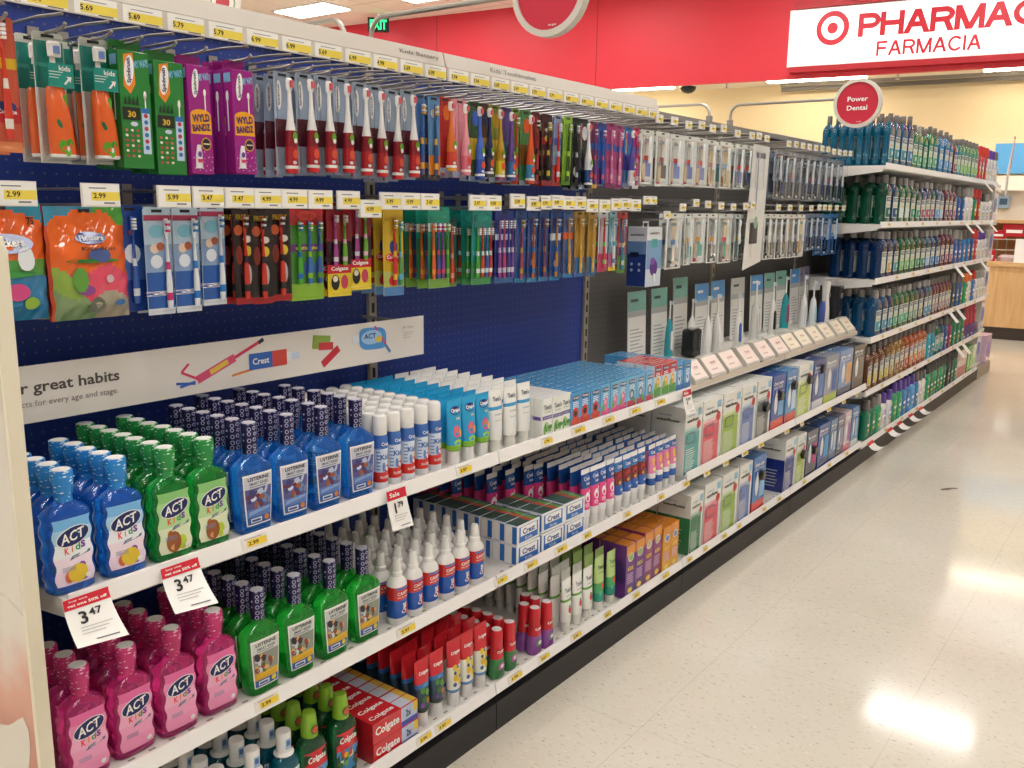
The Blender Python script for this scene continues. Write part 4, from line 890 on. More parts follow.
db([(3.262, 3.387, .245, '#2f7f52', '', 'white flosser box with dark green panel on bottom shelf', 'w'), (3.392, 3.565, .258, '#d84c60', '', 'white flosser box with rose red panel on bottom shelf', 'w'), (3.570, 3.748, .258, '#8cb43f', '', 'white flosser box with lime panel on bottom shelf', 'w'), (3.754, 3.910, .258, '#5f79b8', '', 'white flosser box with blue panel on bottom shelf', 'w'), (3.916, 4.080, .258, '#3b74b8', '', 'bright blue toothbrush box with red foot on bottom shelf', ('#cf3a35', '#8fc0ea', 'Oral care')),
    (4.330, 4.490, .262, '#26368a', '', 'navy flosser box standing apart on bottom shelf', 'n'), (4.496, 4.640, .25, '#a9bf4a', '', 'white flosser box with pale lime panel on bottom shelf', 'w'), (4.646, 4.825, .24, '#4a5066', '', 'charcoal toothbrush box with pink print on bottom shelf', ('#3a3f52', '#c83f86', 'Sonic')), (4.832, 5.030, .24, '#1f4f96', '', 'deep blue toothbrush box on bottom shelf', ('#173a78', '#4a9ad0', 'Pro')), (5.036, 5.160, .235, '#5f7fa8', '', 'steel blue toothbrush box on bottom shelf', ('#3f5a86', '#a9c4dc', 'Pro')), (5.166, 5.292, .235, '#6d6f86', '', 'grey violet toothbrush box on bottom shelf', ('#4c4e66', '#9aa3c4', 'Pro')),
    (5.298, 5.425, .235, '#d9c4c8', '', 'pale pink toothbrush box on bottom shelf', ('#c95a6a', '#a85f9c', 'Care')), (5.432, 5.582, .235, '#4f7fb8', '', 'mid blue toothbrush box at far end of bottom shelf', ('#d5dae2', '#86b4dc', 'Care'))], Z3, .15, 2)
hb = device_box(.19, .17, .15, '#9aa3a6', 'waterflosser', disc=False)
puck = Tpl('security_tag', 'security tag'); puck.part('disc', MB().loft([(0, .020, .020, 2), (.003, .024, .024, 2), (.016, .024, .024, 2), (.020, .020, .020, 2)], gloss('#1a1a1c'), 20)); puck.part('strap', MB().box(-.0315, .0315, -.0015, .0015, 0, .0012, K_).box(-.0015, .0015, -.0315, .0315, 0, .0012, K_))
for i, (y, z, l) in enumerate(((4.055, .640, 'on the grey panelled flosser box'), (4.235, .665, 'on the blue box with red foot'), (4.415, .690, 'on the light blue box with red foot'), (4.640, .685, 'on the pale lime flosser box'), (4.835, .715, 'on the slate blue box'), (4.065, .310, 'on the bright blue box, bottom shelf'), (4.630, .290, 'on the pale lime box, bottom shelf'), (4.810, .275, 'on the charcoal box, bottom shelf'))):
    put(puck, (-1.4945, y - .085, z), f'round black security tag strapped {l}', 'black security tags', ry=PI / 2)

# ------------------------------------------------------------------ power toothbrush display shelf
ZD = .824
plat = Tpl('display_plinth', 'display stand'); plat.part('deck', MB().prism([(-1.94, 0), (-1.655, 0), (-1.655, .03), (-1.94, .042)], lambda u, v, e: (u, 3.19 + e, ZD + v), 0, 2.36, M('#d9d6d0', .4))); put(plat, (0, 0, 0), 'long pale grey deck under the power toothbrush models')
cols = {'g': '#7fb8ac', 'b': '#5a9fe0', 'p': '#8d86a6', 'c': '#c9ccc9'}
for i, (y0, y1, z, c, l) in enumerate(((3.335, 3.49, 1.185, 'g', 'sage green topped card'), (3.545, 3.69, 1.185, 'g', 'sage green topped card'), (3.755, 3.895, 1.222, 'g', 'tall sage green topped card'), (3.985, 4.13, 1.18, 'b', 'blue topped card'), (4.165, 4.32, 1.185, 'b', 'blue topped card'), (4.405, 4.575, 1.185, 'c', 'clear grey card'), (4.66, 4.83, 1.188, 'b', 'blue topped card'), (4.86, 5.01, 1.19, 'g', 'sage green topped card'), (5.04, 5.19, 1.193, 'g', 'sage green topped card'), (5.265, 5.405, 1.195, 'b', 'blue topped card'), (5.42, 5.49, 1.197, 'p', 'violet grey topped card'), (5.50, 5.585, 1.20, 'p', 'violet grey topped card'))):
    t = Tpl('display_card', 'display card'); w = y1 - y0; h = z - ZD - .043; m = MB(); m.box(0, .004, -w/2, w/2, 0, h, M('#e2e2de', .4)); F = at(.004)
    m.rect(-w/2, w/2, h*.74, h, F, M(cols[c], .4), .0006); m.rect(-w/2, w/2, h*.66, h*.74, F, M('#aeb2b4', .4), .0006); m.rect(-w*.36, w*.05, h*.86, h*.90, F, M('#3f5560', .4) if c != 'b' else W_, .001)
    for k in range(9): m.rect(-w*.4, w*(.1 + .08 * (k % 4)), h*(.08 + .05 * k), h*(.092 + .05 * k), F, M('#8f9498', .5), .001)
    t.part('card', m); put(t, (-1.872, (y0 + y1) / 2, ZD + .043), f'{l} behind the toothbrush models, {ORD[i+1]} from the near end', 'display cards', ry=-.04)
def model(body, grip, h=.27, fat=1.0, kind=0):
    t = Tpl('toothbrush_model', 'electric toothbrush'); 
    t.part('stand', MB().loft([(0, .05, .045, 3), (.008, .05, .045, 3), (.014, .034, .032, 2.4), (.020, .024, .022, 2)], gloss('#e4e3df'), 20))
    b = MB(); q = fat
    b.loft([(.018, .017*q, .016*q, 2), (.03, .0165*q, .016*q, 2), (h*.35, .0155*q, .015*q, 2), (h*.58, .012*q, .012*q, 2), (h*.68, .006, .006, 2), (h*.70, .0045, .0045, 2)], [gloss(body)] * 5, 16)
    t.part('handle', b)
    t.part('brush_head', MB().lathe([(.0045, h*.69), (.004, h*.85), (.0034, h*.93)], gloss('#e8e8e6'), 10).loft([(h*.92, .005, .004, 2), (h*.94, .0075, .005, 2), (h*.985, .0075, .005, 2), (h, .005, .004, 2)], gloss('#e8e8e6'), 12).box(.004, .014, -.0055, .0055, h*.935, h*.99, M('#cfe0ea', .6)))
    if grip: t.part('grip', MB().loft([(.05, .0125*q, .004, 2.4, .0135*q, 0), (.06, .0135*q, .005, 2.6, .0135*q, 0), (h*.45, .0115*q, .005, 2.6, .0115*q, 0), (h*.50, .008, .003, 2.4, .0105*q, 0)], gloss(grip), 14))
    return t
for i, (y, zz, b, g, h, f, l) in enumerate(((3.63, -1.83, '#2f9aa8', '#e6e8e6', .27, 1.2, 'teal and white toothbrush model'), (3.766, -1.71, '#e9e9e6', None, .29, 1.25, 'plain white toothbrush model'), (3.86, -1.83, '#eceae6', None, .26, 1.5, 'stout white toothbrush model'), (3.893, -1.72, '#e2e2de', '#f0efec', .29, 1.3, 'pearl white toothbrush model with ridge'), (4.089, -1.70, '#e6e6e2', '#3c62b0', .28, 1.15, 'white toothbrush model with blue grip'), (4.421, -1.748, '#dadad6', '#cfcfca', .32, 1.5, 'silvery white toothbrush model'), (4.652, -1.744, '#e2e1dc', '#1d1d20', .30, 1.2, 'white toothbrush model with black grip'), (4.985, -1.80, '#2a9aa4', '#a8416a', .31, 1.5, 'teal toothbrush model with plum print'), (5.0, -1.700, '#e4e6e8', '#c9d6e2', .32, 1.3, 'pale blue white toothbrush model'), (5.16, -1.70, '#e0e6ea', '#9fd0e0', .28, 1.4, 'white toothbrush model with ice blue neck'))):
    put(model(b, g, h, f), (zz, y, ZD + .039), f'{l} on its stand', 'toothbrush display models', rz=R(-.2, .2))
fl = Tpl('water_flosser', 'water flosser'); fl.part('handle', MB().loft([(0, .034, .030, 2.4), (.02, .034, .03, 2.4), (.10, .030, .026, 2.4), (.16, .020, .020, 2.2), (.22, .026, .022, 2.2), (.262, .030, .024, 2.4), (.27, .022, .018, 2.2)], gloss('#e2e2df'), 18)); fl.part('tank', MB().loft([(0, .026, .018, 2.6, .0, -.052), (.1, .026, .018, 2.6, 0, -.048), (.15, .014, .012, 2.4, 0, -.040)], gloss('#3c57a0'), 14)); fl.part('button', MB().rbox(.018, .026, -.008, .008, .17, .20, gloss('#8f9398'), .002))
put(fl, (-1.715, 5.42, ZD + .036), 'chunky white handheld water flosser with blue tank at far end of display')
bb = Tpl('charger_case', 'case'); bb.part('case', MB().rbox(-.03, .03, -.045, .045, 0, .13, gloss('#17171a'), .008)); bb.part('slots', MB().rect(-.03, -.012, .03, .11, at(.03), M('#33343a', .4), .001).rect(.008, .026, .03, .11, at(.03), M('#33343a', .4), .001)); put(bb, (-1.80, 3.80, ZD + .040), 'black charger case standing among the toothbrush models')
for i, (y, n) in enumerate(((3.25, 0), (3.43, 1), (3.60, 1), (3.78, 1), (3.98, 1), (4.18, 0), (4.37, 1), (4.54, 1), (4.72, 1), (4.91, 1), (5.10, 1), (5.30, 1), (5.49, 1))):
    t = Tpl('price_block', 'price holder'); w = .064 if y < 3.5 else .075
    t.part('wedge', MB().prism([(-.085, 0), (0, 0), (0, .012), (-.062, .082), (-.085, .082)], lambda u, v, e: (u, e, v), -w, w, M('#cfcac2', .35)))
    an = math.atan2(.070, -.062); F = lambda u, v, e: (-.001 - v * .662 + e * .75, u, .013 + v * .747 + e * .66)
    l = MB(); l.rect(-w + .004, w - .004, .004, .088, F, M('#f0dfd6' if i < 7 else '#efe6cf', .35), .0012); l.text(('79.99', '119.99', '99.99', '69.99')[i % 4], .004, .055, w * .7, .015, F, M('#b0686a', .5), .002, .01); l.rect(-w*.6, w*.2, .022, .027, F, M('#b9a8a2', .5), .0018)
    t.part('price_card', l); put(t, (-1.566, y, ZD + .004), f'sloped price block on the toothbrush display ledge, {ORD[i+1]} from near end', 'sloped price blocks')
bx_ = Tpl('boxed_device', 'box'); bx_.part('box', MB().rbox(-.06, .06, -.045, .045, 0, .235, gloss('#232125'), .003)); bx_.part('print', MB().oval(0, .06, .022, .022, at(.06), M('#8a8684', .4), .001, 20).oval(0, .06, .016, .016, at(.06), M('#232125', .4), .0014, 20).rect(-.02, .02, .16, .19, at(.06), M('#6a6868', .4), .001))
put(bx_, (-1.715, 5.528, ZD + .036), 'black boxed device with grey ring print at the far end of the display')
# ------------------------------------------------------------------ hanging toothbrushes
def hook_tpl(tagged, txt='5.99', length=.30, q=1.0):
    t = Tpl('peg_hook', 'peg hook')
    m = MB().tube([(0, 0, 0), (length * .9, 0, .004), (length * .97, 0, .007), (length, 0, .013)], .0034, STEEL)
    m.box(0, .004, -.012, .012, -.02, .05, STEEL)
    m.tube([(0, 0, .032), (length * .7, 0, .034), (length + (.01 if tagged else -.008), 0, .030)], .0030, STEEL)
    t.part('rods', m)
    if tagged:
        c0 = .022; G0 = at(length + .014); F = lambda u, v, e: G0(u * q, c0 + (v - c0) * q, e); g = MB().box(length + .010, length + .013, -.038 * q, .038 * q, c0 - .022 * q, c0 + .022 * q, M('#e6e3de', .3))
        g.rect(-.036, .036, .002, .042, F, W_, .0006); g.rect(-.020, .036, .012, .028, F, M('#efd958', .45), .001); g.text(txt, -.006 if len(txt) < 4 else -.004, .021, .024, .010, F, K_, .0014, .02)
        g.rect(-.024, .01, .034, .036, F, M('#77767a', .5), .001); g.rect(.004, .026, .006, .009, F, M('#77767a', .5), .001)
        t.part('price_tag', g)
    return t
H0 = hook_tpl(False)
HS = {p: hook_tpl(True, p, .30, .72) for p in ('5.99', '6.99')}
HT = {p: hook_tpl(True, p) for p in ('2.99', '5.99', '3.47', '4.99', '6.99')}
HX = XB + .002
def hang(t, y, z, n, desc, group, step=.028, x0=-1.712, back=None, sway=.05, gap=.0):
    for j in range(n):
        d = '' if n == 1 else ', ' + ('front one on its hook' if j == 0 else ORD[j + 1] + ' back on its hook')
        put(t if (j == 0 or back is None) else back, (x0 - step * j + R(-.002, .002), y + R(-.003, .003) - .0015 * j, z + R(-.002, .002)), desc + d, group, rz=R(-sway, sway), ry=R(-.02, .02))
def nob(t): t2 = Tpl(t.name, t.cat); t2.parts = [p for p in t.parts if p[0] != 'blister']; return t2

ZR1, ZR2 = 1.839, 1.526
hk = 0
def hook1(y, who):
    put(H0, (HX, y, ZR1 - .0065), f'upper wire hook holding {who}', 'upper peg hooks')
def hook2(y, who, p='4.99', z=ZR2, l=''):
    put(HT[p], (HX, y, z - .0055), f'price-tagged lower hook holding {who}', 'lower peg hooks')

# --- upper row
GRAY = '#c9cdd4'
def electric_kid():
    w, h = .058, .236; t = Tpl('power_toothbrush_pack', 'battery toothbrush'); F = at(.0009); m = MB()
    m.prism([(-w/2, -h), (w/2, -h), (w/2, -.004), (w/2 - .004, 0), (-w/2 + .004, 0), (-w/2, -.004)], at(0), -.0009, .0009, gloss('#dde1da')); hole(m, w)
    m.rect(-w/2 + .001, w/2 - .001, -.10, -.016, F, gloss('#1f9285'), .0003); m.rect(-w/2, w/2, -.062, -.055, F, gloss('#3fb0a2'), .0006)
    t.part('card', m)
    b = MB(); b.loft([(-h + .010, .0235, .017, 2.2, .020, .003), (-h + .016, .0245, .018, 2.2, .020, .003), (-h + .07, .0225, .017, 2.2, .020, .001), (-.105, .017, .014, 2.2, .019, -.003), (-.098, .014, .012, 2.1, .019, -.003)], [W_, gloss('#e8662a'), gloss('#e8662a'), gloss('#e8662a')], 18)
    fs = lambda u, v, e: (.037 + e - abs(u) ** 2 * 12, u, v)
    b.oval(.006, -.125, .006, .014, fs, gloss('#5aa52c'), -.0035, 12, -.2); b.oval(-.004, -.205, .009, .011, fs, gloss('#5aa52c'), .0008, 12); b.oval(.009, -.200, .007, .009, fs, gloss('#4c9a2c'), .0012, 12); b.oval(.004, -.216, .006, .008, fs, gloss('#6bb83a'), .0016, 12); b.oval(-.008, -.165, .004, .009, fs, gloss('#2f6f3c'), .0003, 10, .4); b.oval(.004, -.210, .003, .005, fs, W_, .0022, 10)
    t.part('handle', b, 'orange handle with green leaves')
    t.part('brush_head', MB().lathe([(.0075, -.1), (.006, -.07), (.0045, -.045), (.0045, -.03)], W_, 12, .018, -.003).loft([(-.045, .012, .008, 2.2, .022, -.001), (-.022, .013, .009, 2.2, .022, -.001), (-.018, .010, .006, 2.2, .022, -.001)], W_, 14).loft([(-.040, .006, .005, 2, .031, -.001), (-.027, .006, .005, 2, .031, -.001)], M('#6c86c0', .5), 10))
    s = MB().box(.036, .0375, -w/2 + .006, w/2 - .004, -.100, -.058, gloss('#1f9285')); G = at(.0375); s.text('kids', .008, -.066, .022, .009, G, W_, .0008, .02); s.poly([(.004, -.094), (.009, -.094), (.015, -.086), (.017, -.091), (.020, -.080), (.010, -.080), (.013, -.083)], G, W_, .001)
    for k in range(3): s.rect(-.022, .004 - .004 * k, -.074 - .005 * k, -.0725 - .005 * k, G, M('#cfe9e4', .4), .0008)
    t.part('sleeve', s, 'teal card sleeve')
    t.part('blister', MB().loft([(-h + .002, w*.47, .001, 6, .0012, 0), (-h + .006, w*.48, .021, 6, .022, 0), (-.016, w*.48, .021, 6, .022, 0), (-.012, w*.47, .001, 6, .0012, 0)], CLEAR, 16)); return t
ek = electric_kid()
hang(ek, .888, ZR1, 2, 'orange electric toothbrush with teal sleeve, hook nearer the panel', 'orange electric toothbrushes', .066, -1.750); hook1(.888, 'orange electric toothbrushes near the panel')
hang(ek, .976, ZR1, 2, 'orange electric toothbrush with teal sleeve, hook beside green packs', 'orange electric toothbrushes', .066, -1.750); hook1(.976, 'orange electric toothbrushes beside green packs')
edge = power_pack(.05, .235, '#c8452f', '#e86a3a', '#e86a3a')
def red_single():
    t = pack(.046, .23, '#c9583f', [(0, .08, '#d9824f'), (.22, .34, '#c22a30'), (.62, .70, '#d8b42c')], [(0, .1, .96, '#d8402f', '#e9e3da')], [('Colgate', 0, .3, .034, .010, '#ffffff')], [(0, .34, .018, .010, '#24356e'), (0, .88, .012, .014, '#d83a3a')]); return t
hang(red_single(), .786, ZR1 + .004, 2, 'red and orange single toothbrush pack nearest the end panel', 'red toothbrushes by the panel', .04); hook1(.786, 'red toothbrush packs')
def spin_box(w, h, main, foil, wave, word, word2, kind):
    t = Tpl('power_toothbrush_box', 'battery toothbrush'); d = .032; b = MB()
    b.rbox(0, d, -w/2, w/2, -h, -.022, gloss(main), .0012); b.prism([(-w/2, -.023), (w/2, -.023), (w/2, 0), (-w/2, 0)], at(0), 0, .0016, gloss(main)); hole(b, w)
    F, S = at(d), side(-w / 2)
    b.poly([(-w*.32, -h*.12), (-w*.02, -h*.10), (w*.02, -h*.34), (-w*.16, -h*.42), (-w*.36, -h*.36)], F, gloss(foil), .0006); b.oval(-w*.17, -h*.24, w*.15, h*.12, F, W_, .0010, 18, -.1); b.vtext('Spinbrush', -w*.17, -h*.24, w*.16, h*.19, F, M('#2c2f6a', .4), .0015, .03)
    b.text('MY WAY!', w*.22, -h*.18, w*.46, h*.06, F, M('#7fc4ea', .4), .0014, .03, 0, .2)
    if kind == 'g':
        b.rect(-w*.45, w*.12, -h*.62, -h*.52, F, gloss('#1f2a22'), .0007); b.text('30', -w*.16, -h*.575, w*.26, h*.05, F, M('#d9b23c', .4), .0013, .03); b.oval(-w*.1, -h*.65, w*.12, h*.018, F, M('#c9d6ea', .4), .0012)
        for k in range(4): b.poly([(-w*.40 + w*.13*k, -h*.50), (-w*.30 + w*.13*k, -h*.50), (-w*.33 + w*.13*k, -h*.43 + .003*(k % 2))], F, M('#20281f', .4), .0012)
        b.rect(w*.16, w*.42, -h*.88, -h*.54, F, M('#c3d9ee', .4), .0007); b.rect(w*.16, w*.42, -h*.56, -h*.52, F, gloss('#2f6fb8'), .001)
        for k in range(6): b.oval(w*.29, -h*(.58 + .05*k), w*.07, h*.018, F, M(('#b8324a', '#2f6fb8')[k % 2], .4), .0012, 10)
        for i in range(3):
            for k in range(6): b.oval(-w*.36 + w*.18*i, -h*(.70 + .04*k), w*.05, h*.011, F, M(('#c8645a', '#dfe0d0', '#a83c3a')[(i + k) % 3], .4), .0012, 8)
        b.oval(w*.30, -h*.42, w*.05, h*.035, F, W_, .0012); b.rect(w*.28, w*.32, -h*.52, -h*.42, F, W_, .0012)
    else:
        b.rect(-w*.46, w*.46, -h*.66, -h*.50, F, gloss('#efa52c'), .0007); b.oval(0, -h*.50, w*.46, h*.05, F, gloss('#efa52c'), .00072); b.text('WYLD', 0, -h*.525, w*.78, h*.065, F, M('#3a2060', .4), .0014, .04, 0, .1); b.text('BANDZ', 0, -h*.605, w*.80, h*.060, F, M('#3a2060', .4), .0014, .04, 0, .1)
        b.oval(w*.18, -h*.74, w*.22, h*.055, F, gloss('#d9a52c'), .0009, 18); b.oval(w*.18, -h*.74, w*.18, h*.045, F, M('#2a1a33', .4), .0012, 18); b.rect(w*.04, w*.32, -h*.745, -h*.735, F, M('#e9d9b0', .4), .0016)
        b.loft([(-h*.95, .009, .004, 2, d, -w*.18), (-h*.84, .008, .004, 2, d, -w*.17), (-h*.75, .005, .003, 2, d, -w*.14)], gloss('#e9e4ea'), 10); b.oval(-w*.18, -h*.83, w*.09, h*.025, F, M('#5f3a9c', .4), .0045, 10); b.rect(-w*.28, -w*.08, -h*.90, -h*.87, F, M('#d0335a', .4), .0046)
        b.rect(w*.2, w*.25, -h*.46, -h*.32, F, W_, .0012); b.oval(w*.225, -h*.31, w*.06, h*.03, F, W_, .0012)
        for k in range(26): b.oval(R(-w*.45, w*.45), -h*R(.72, .97), .0015, .0015, F, M('#e79ad0', .4), .0007, 6)
    b.oval(.014, -h*.32, .005, .012, S, W_, .0008); b.rect(.012, .016, -h*.62, -h*.36, S, W_, .0008); b.rect(.004, .028, -h*.2, -h*.12, S, M('#7fb2d8', .4), .0008)
    t.part('box', b); return t
gb = spin_box(.066, .246, '#2a8038', '#e88a2c', '#fff', '', '', 'g'); wb_ = spin_box(.055, .244, '#9c2384', '#9c2384', '#fff', '', '', 'w')
hang(gb, 1.038, ZR1 + .004, 3, 'green boxed battery toothbrush beside orange ones', 'green boxed toothbrushes', .036, -1.742); hook1(1.038, 'green boxes beside orange brushes')
hang(gb, 1.112, ZR1 - .004, 3, 'green boxed battery toothbrush beside purple boxes', 'green boxed toothbrushes', .036, -1.742); hook1(1.112, 'green boxes beside purple boxes')
hang(wb_, 1.182, ZR1 - .004, 3, 'purple boxed battery toothbrush beside green boxes', 'purple boxed toothbrushes', .036, -1.742); hook1(1.182, 'purple boxes beside green boxes')
hang(wb_, 1.292, ZR1, 3, 'purple boxed battery toothbrush beside the red-handled brushes', 'purple boxed toothbrushes', .036, -1.742); hook1(1.292, 'purple boxes beside red-handled brushes')

def fat_brush(w, h, bg, low, mid, foot, tops, neck='#f0eeec'):
    """clear pack with a fat kids' battery brush, white neck up"""
    t = Tpl('power_toothbrush_pack', 'battery toothbrush'); F = at(.0009); m = MB()
    m.prism([(-w/2, -h), (w/2, -h), (w/2, -.004), (w/2 - .004, 0), (-w/2 + .004, 0), (-w/2, -.004)], at(0), -.0009, .0009, gloss(bg)); hole(m, w)
    (m.oval(-w*.24, -h*.22, w*.16, h*.14, F, W_, .0006, 16), m.vtext('Spinbrush', -w*.24, -h*.22, w*.15, h*.2, F, M('#3a3f60', .4), .001, .02)) if neck == '#f0eeec' else m.oval(w*.1, -h*.2, w*.3, h*.1, F, gloss(mid), .0006, 14)
    m.rect(-w*.49, w*.49, -h*.72, -h*.45, F, gloss(tops), .0004); m.rect(-w*.49, w*.49, -h*.995, -h*.93, F, M('#a9b9d6', .4), .0005); t.part('card', m)
    b = MB(); x = .017; u0 = w * .12
    b.loft([(-h*.975, .0135, .012, 2.3, x, u0), (-h*.93, .0155, .0135, 2.3, x, u0), (-h*.90, .0155, .0135, 2.3, x, u0), (-h*.72, .0145, .013, 2.2, x, u0), (-h*.56, .0120, .0115, 2.2, x, u0), (-h*.46, .0080, .0080, 2.1, x, u0), (-h*.30, .0048, .0048, 2, x, u0), (-h*.16, .0042, .0042, 2, x, u0)], [gloss(foot), W_, gloss(low), gloss(mid), gloss(neck), gloss(neck), gloss(neck)], 16)
    fs = lambda u, v, e: (x + .0135 + e, u0 + u, v)
    b.oval(0, -h*.62, .007, .010, fs, gloss('#6aa22c'), .0009, 10); b.oval(.001, -h*.66, .005, .006, fs, W_, .0014, 8); b.oval(0, -h*.79, .0085, .011, fs, gloss('#e0563c'), .0009, 12); b.oval(-.003, -h*.87, .006, .004, fs, gloss('#d9d9dc'), .0009, 10)
    t.part('handle', b)
    t.part('brush_head', MB().loft([(-h*.18, .006, .004, 2.2, x, u0), (-h*.15, .0085, .006, 2.2, x, u0), (-h*.08, .0085, .006, 2.2, x, u0), (-h*.06, .006, .004, 2.2, x, u0)], W_, 12).loft([(-h*.15, .005, .004, 2, x + .009, u0), (-h*.085, .005, .004, 2, x + .009, u0)], M('#d8606a', .5), 10))
    t.part('blister', MB().loft([(-h + .003, w*.46, .001, 6, .0012, 0), (-h + .007, w*.47, .0165, 6, .0178, 0), (-.018, w*.45, .0165, 6, .0178, 0), (-.012, w*.42, .001, 6, .0012, 0)], CLEAR, 16)); return t
sp = fat_brush(.050, .232, '#9fb0c6', '#b5232c', '#8c1f2a', '#cf2a2e', '#5c2733'); sb = nob(sp)
for i, y in enumerate((1.408, 1.466, 1.524, 1.582, 1.645, 1.702, 1.762, 1.818)):
    hang(sp, y, ZR1 - R(.004, .02), 3, f'red-handled white-necked toothbrush, {ORD[i+1]} hook after purple boxes', 'red-handled white-necked toothbrushes', .040, -1.716, sb); hook1(y, f'red-handled toothbrushes, {ORD[i+1]} of eight')

def simple(w, h, bg, low, main, grip, band=None, foot=None, n=1, ov=(), tx=()):
    bands = [(0, .30, low)]
    if foot: bands.append((0, .07, foot))
    if band: bands.append((.58, .68, band))
    us = [0] if n == 1 else [(-.5 + (k + .5) / n) * w * .82 for k in range(n)]
    cl = main if isinstance(main, (list, tuple)) else [main] * n
    return pack(w, h, bg, bands, [(u, .06, .90, cl[k % len(cl)], grip) for k, u in enumerate(us)], tx, ov)
def fatp(w, h, bg, low, main, mid, foot, ov=()):
    t = fat_brush(w, h, bg, main, mid, foot, low, mid if main != '#2a4f8c' else '#efefec'); return t
U = [ # y, width, depth, template maker, description
 (1.868, .034, 3, lambda: simple(.036, .225, '#4a74ae', '#d0762c', '#2a62a8', '#efb04a', None, '#232a48'), 'narrow blue and orange toothbrush pack by red-handled brushes'),
 (1.920, .046, 4, lambda: simple(.046, .225, '#5a8cbc', '#e0842c', '#35527e', '#e9b04a', None, '#3c2f2c', ov=[(0, .8, .014, .012, '#d8d4c0')]), 'blue and orange toothbrush pack beside the red pack'),
 (1.966, .050, 2, lambda: fatp(.050, .205, '#b8302c', '#c23a34', '#d8432c', '#e0702c', '#e9a53c'), 'bright red and orange toothbrush pack beside the pink one'),
 (2.034, .060, 3, lambda: fatp(.060, .215, '#e79aa8', '#ec9fae', '#e4788c', '#ef9fac', '#e58a9a'), 'pale pink toothbrush pack'),
 (2.098, .052, 2, lambda: fatp(.052, .225, '#3f5f2c', '#e7c62c', '#2f57b4', '#3f6fd0', '#2a4fa8'), 'blue toothbrush pack with a yellow band'),
 (2.146, .040, 2, lambda: fatp(.040, .215, '#5f3a1c', '#d9b62c', '#3a3f4a', '#28305c', '#4a4a54'), 'dark toothbrush pack with a gold band'),
 (2.194, .052, 2, lambda: fatp(.052, .225, '#8f9a3a', '#e9d03a', '#e7cf2f', '#c9a02c', '#8a3f6a'), 'yellow toothbrush pack with purple foot'),
 (2.250, .050, 3, lambda: fatp(.050, .220, '#5a4a8c', '#3f6f8c', '#3a74b8', '#6a4a9c', '#3550a0'), 'blue and violet toothbrush pack'),
 (2.300, .036, 3, lambda: simple(.036, .225, '#7a9a3c', '#c8402f', '#cf3a32', '#7fae3a', None, '#a8342c'), 'narrow red and green toothbrush pack'),
 (2.348, .054, 3, lambda: fatp(.054, .228, '#4a8a4f', '#7a5a2c', '#3f8fc0', '#e8622c', '#d8452c'), 'orange and blue toothbrush pack with red foot'),
 (2.404, .046, 3, lambda: simple(.046, .222, '#7a1f22', '#2a1a1e', '#b83a30', '#2a2226', None, '#8c1d20'), 'dark red toothbrush pack beside the black one'),
 (2.468, .062, 4, lambda: simple(.060, .222, '#4a161a', '#1c1518', '#1f1b20', '#d8c43c', '#8f1c20', '#9c1f24', ov=[(0, .66, .012, .010, '#d9b93c'), (0, .78, .014, .006, '#e2ddd6')]), 'black toothbrush pack with red foot'),
 (2.532, .044, 3, lambda: simple(.044, .225, '#8fa2c4', '#c83a36', '#d8342f', '#d9dde6', '#3f62b0', '#b02c2c'), 'red and pale blue toothbrush pack'),
 (2.586, .054, 3, lambda: simple(.054, .222, '#8fbf3a', '#7cb02c', '#3a4a2c', '#b7d95a', None, '#5f8f2a', ov=[(.008, .5, .010, .02, '#3f5a2a')]), 'lime green toothbrush pack'),
 (2.640, .044, 3, lambda: simple(.044, .225, '#1f2428', '#15181c', '#1d1f26', '#aeb6c0', None, '#14161a', ov=[(0, .22, .012, .016, '#d4d4d2')]), 'black toothbrush pack with small white code'),
 (2.692, .056, 3, lambda: fatp(.056, .235, '#23282e', '#1c2026', '#2a4f8c', '#dfe4ea', '#16181c'), 'black toothbrush pack holding a white-necked brush'),
 (2.752, .048, 4, lambda: simple(.048, .225, '#7a2a4c', '#9c3f7a', '#5f3f9c', '#c84a6a', '#2a5fb0', '#d9b02c'), 'plum toothbrush pack with blue band'),
 (2.810, .054, 4, lambda: simple(.054, .222, '#2f4f9c', '#5a2f6e', '#2f5fc0', '#c85a8c', '#2458b0', '#3a2f6a'), 'royal blue toothbrush pack'),
 (2.866, .056, 4, lambda: simple(.056, .222, '#a83f7a', '#c8609a', '#d87aa8', '#e9b0c8', '#2a5ab0', '#8a2f6a'), 'magenta toothbrush pack with blue band, nearer one'),
 (2.932, .058, 4, lambda: simple(.058, .222, '#a8487f', '#cc6aa2', '#dc86b0', '#ecbccf', '#2a5ab0', '#8a3770'), 'magenta toothbrush pack with blue band, farther one'),
 (2.992, .054, 3, lambda: fatp(.054, .215, '#2f7ac0', '#4a4fb0', '#e4e2ea', '#5f4fa8', '#e6e4ee'), 'white and violet toothbrush pack by the blue section end'),
 (3.052, .044, 3, lambda: simple(.044, .222, '#d8336a', '#d9d4dc', '#cf4a86', '#f0c4d6', '#3a7ac0', '#e9e4ea'), 'hot pink and white toothbrush pack at the blue section end')]
for (y, w, n, mk, desc) in U:
    t = mk(); hang(t, y, ZR1 - .012, n, desc, 'assorted upper row toothbrushes', .034, -1.715, nob(t)); hook1(y, desc)

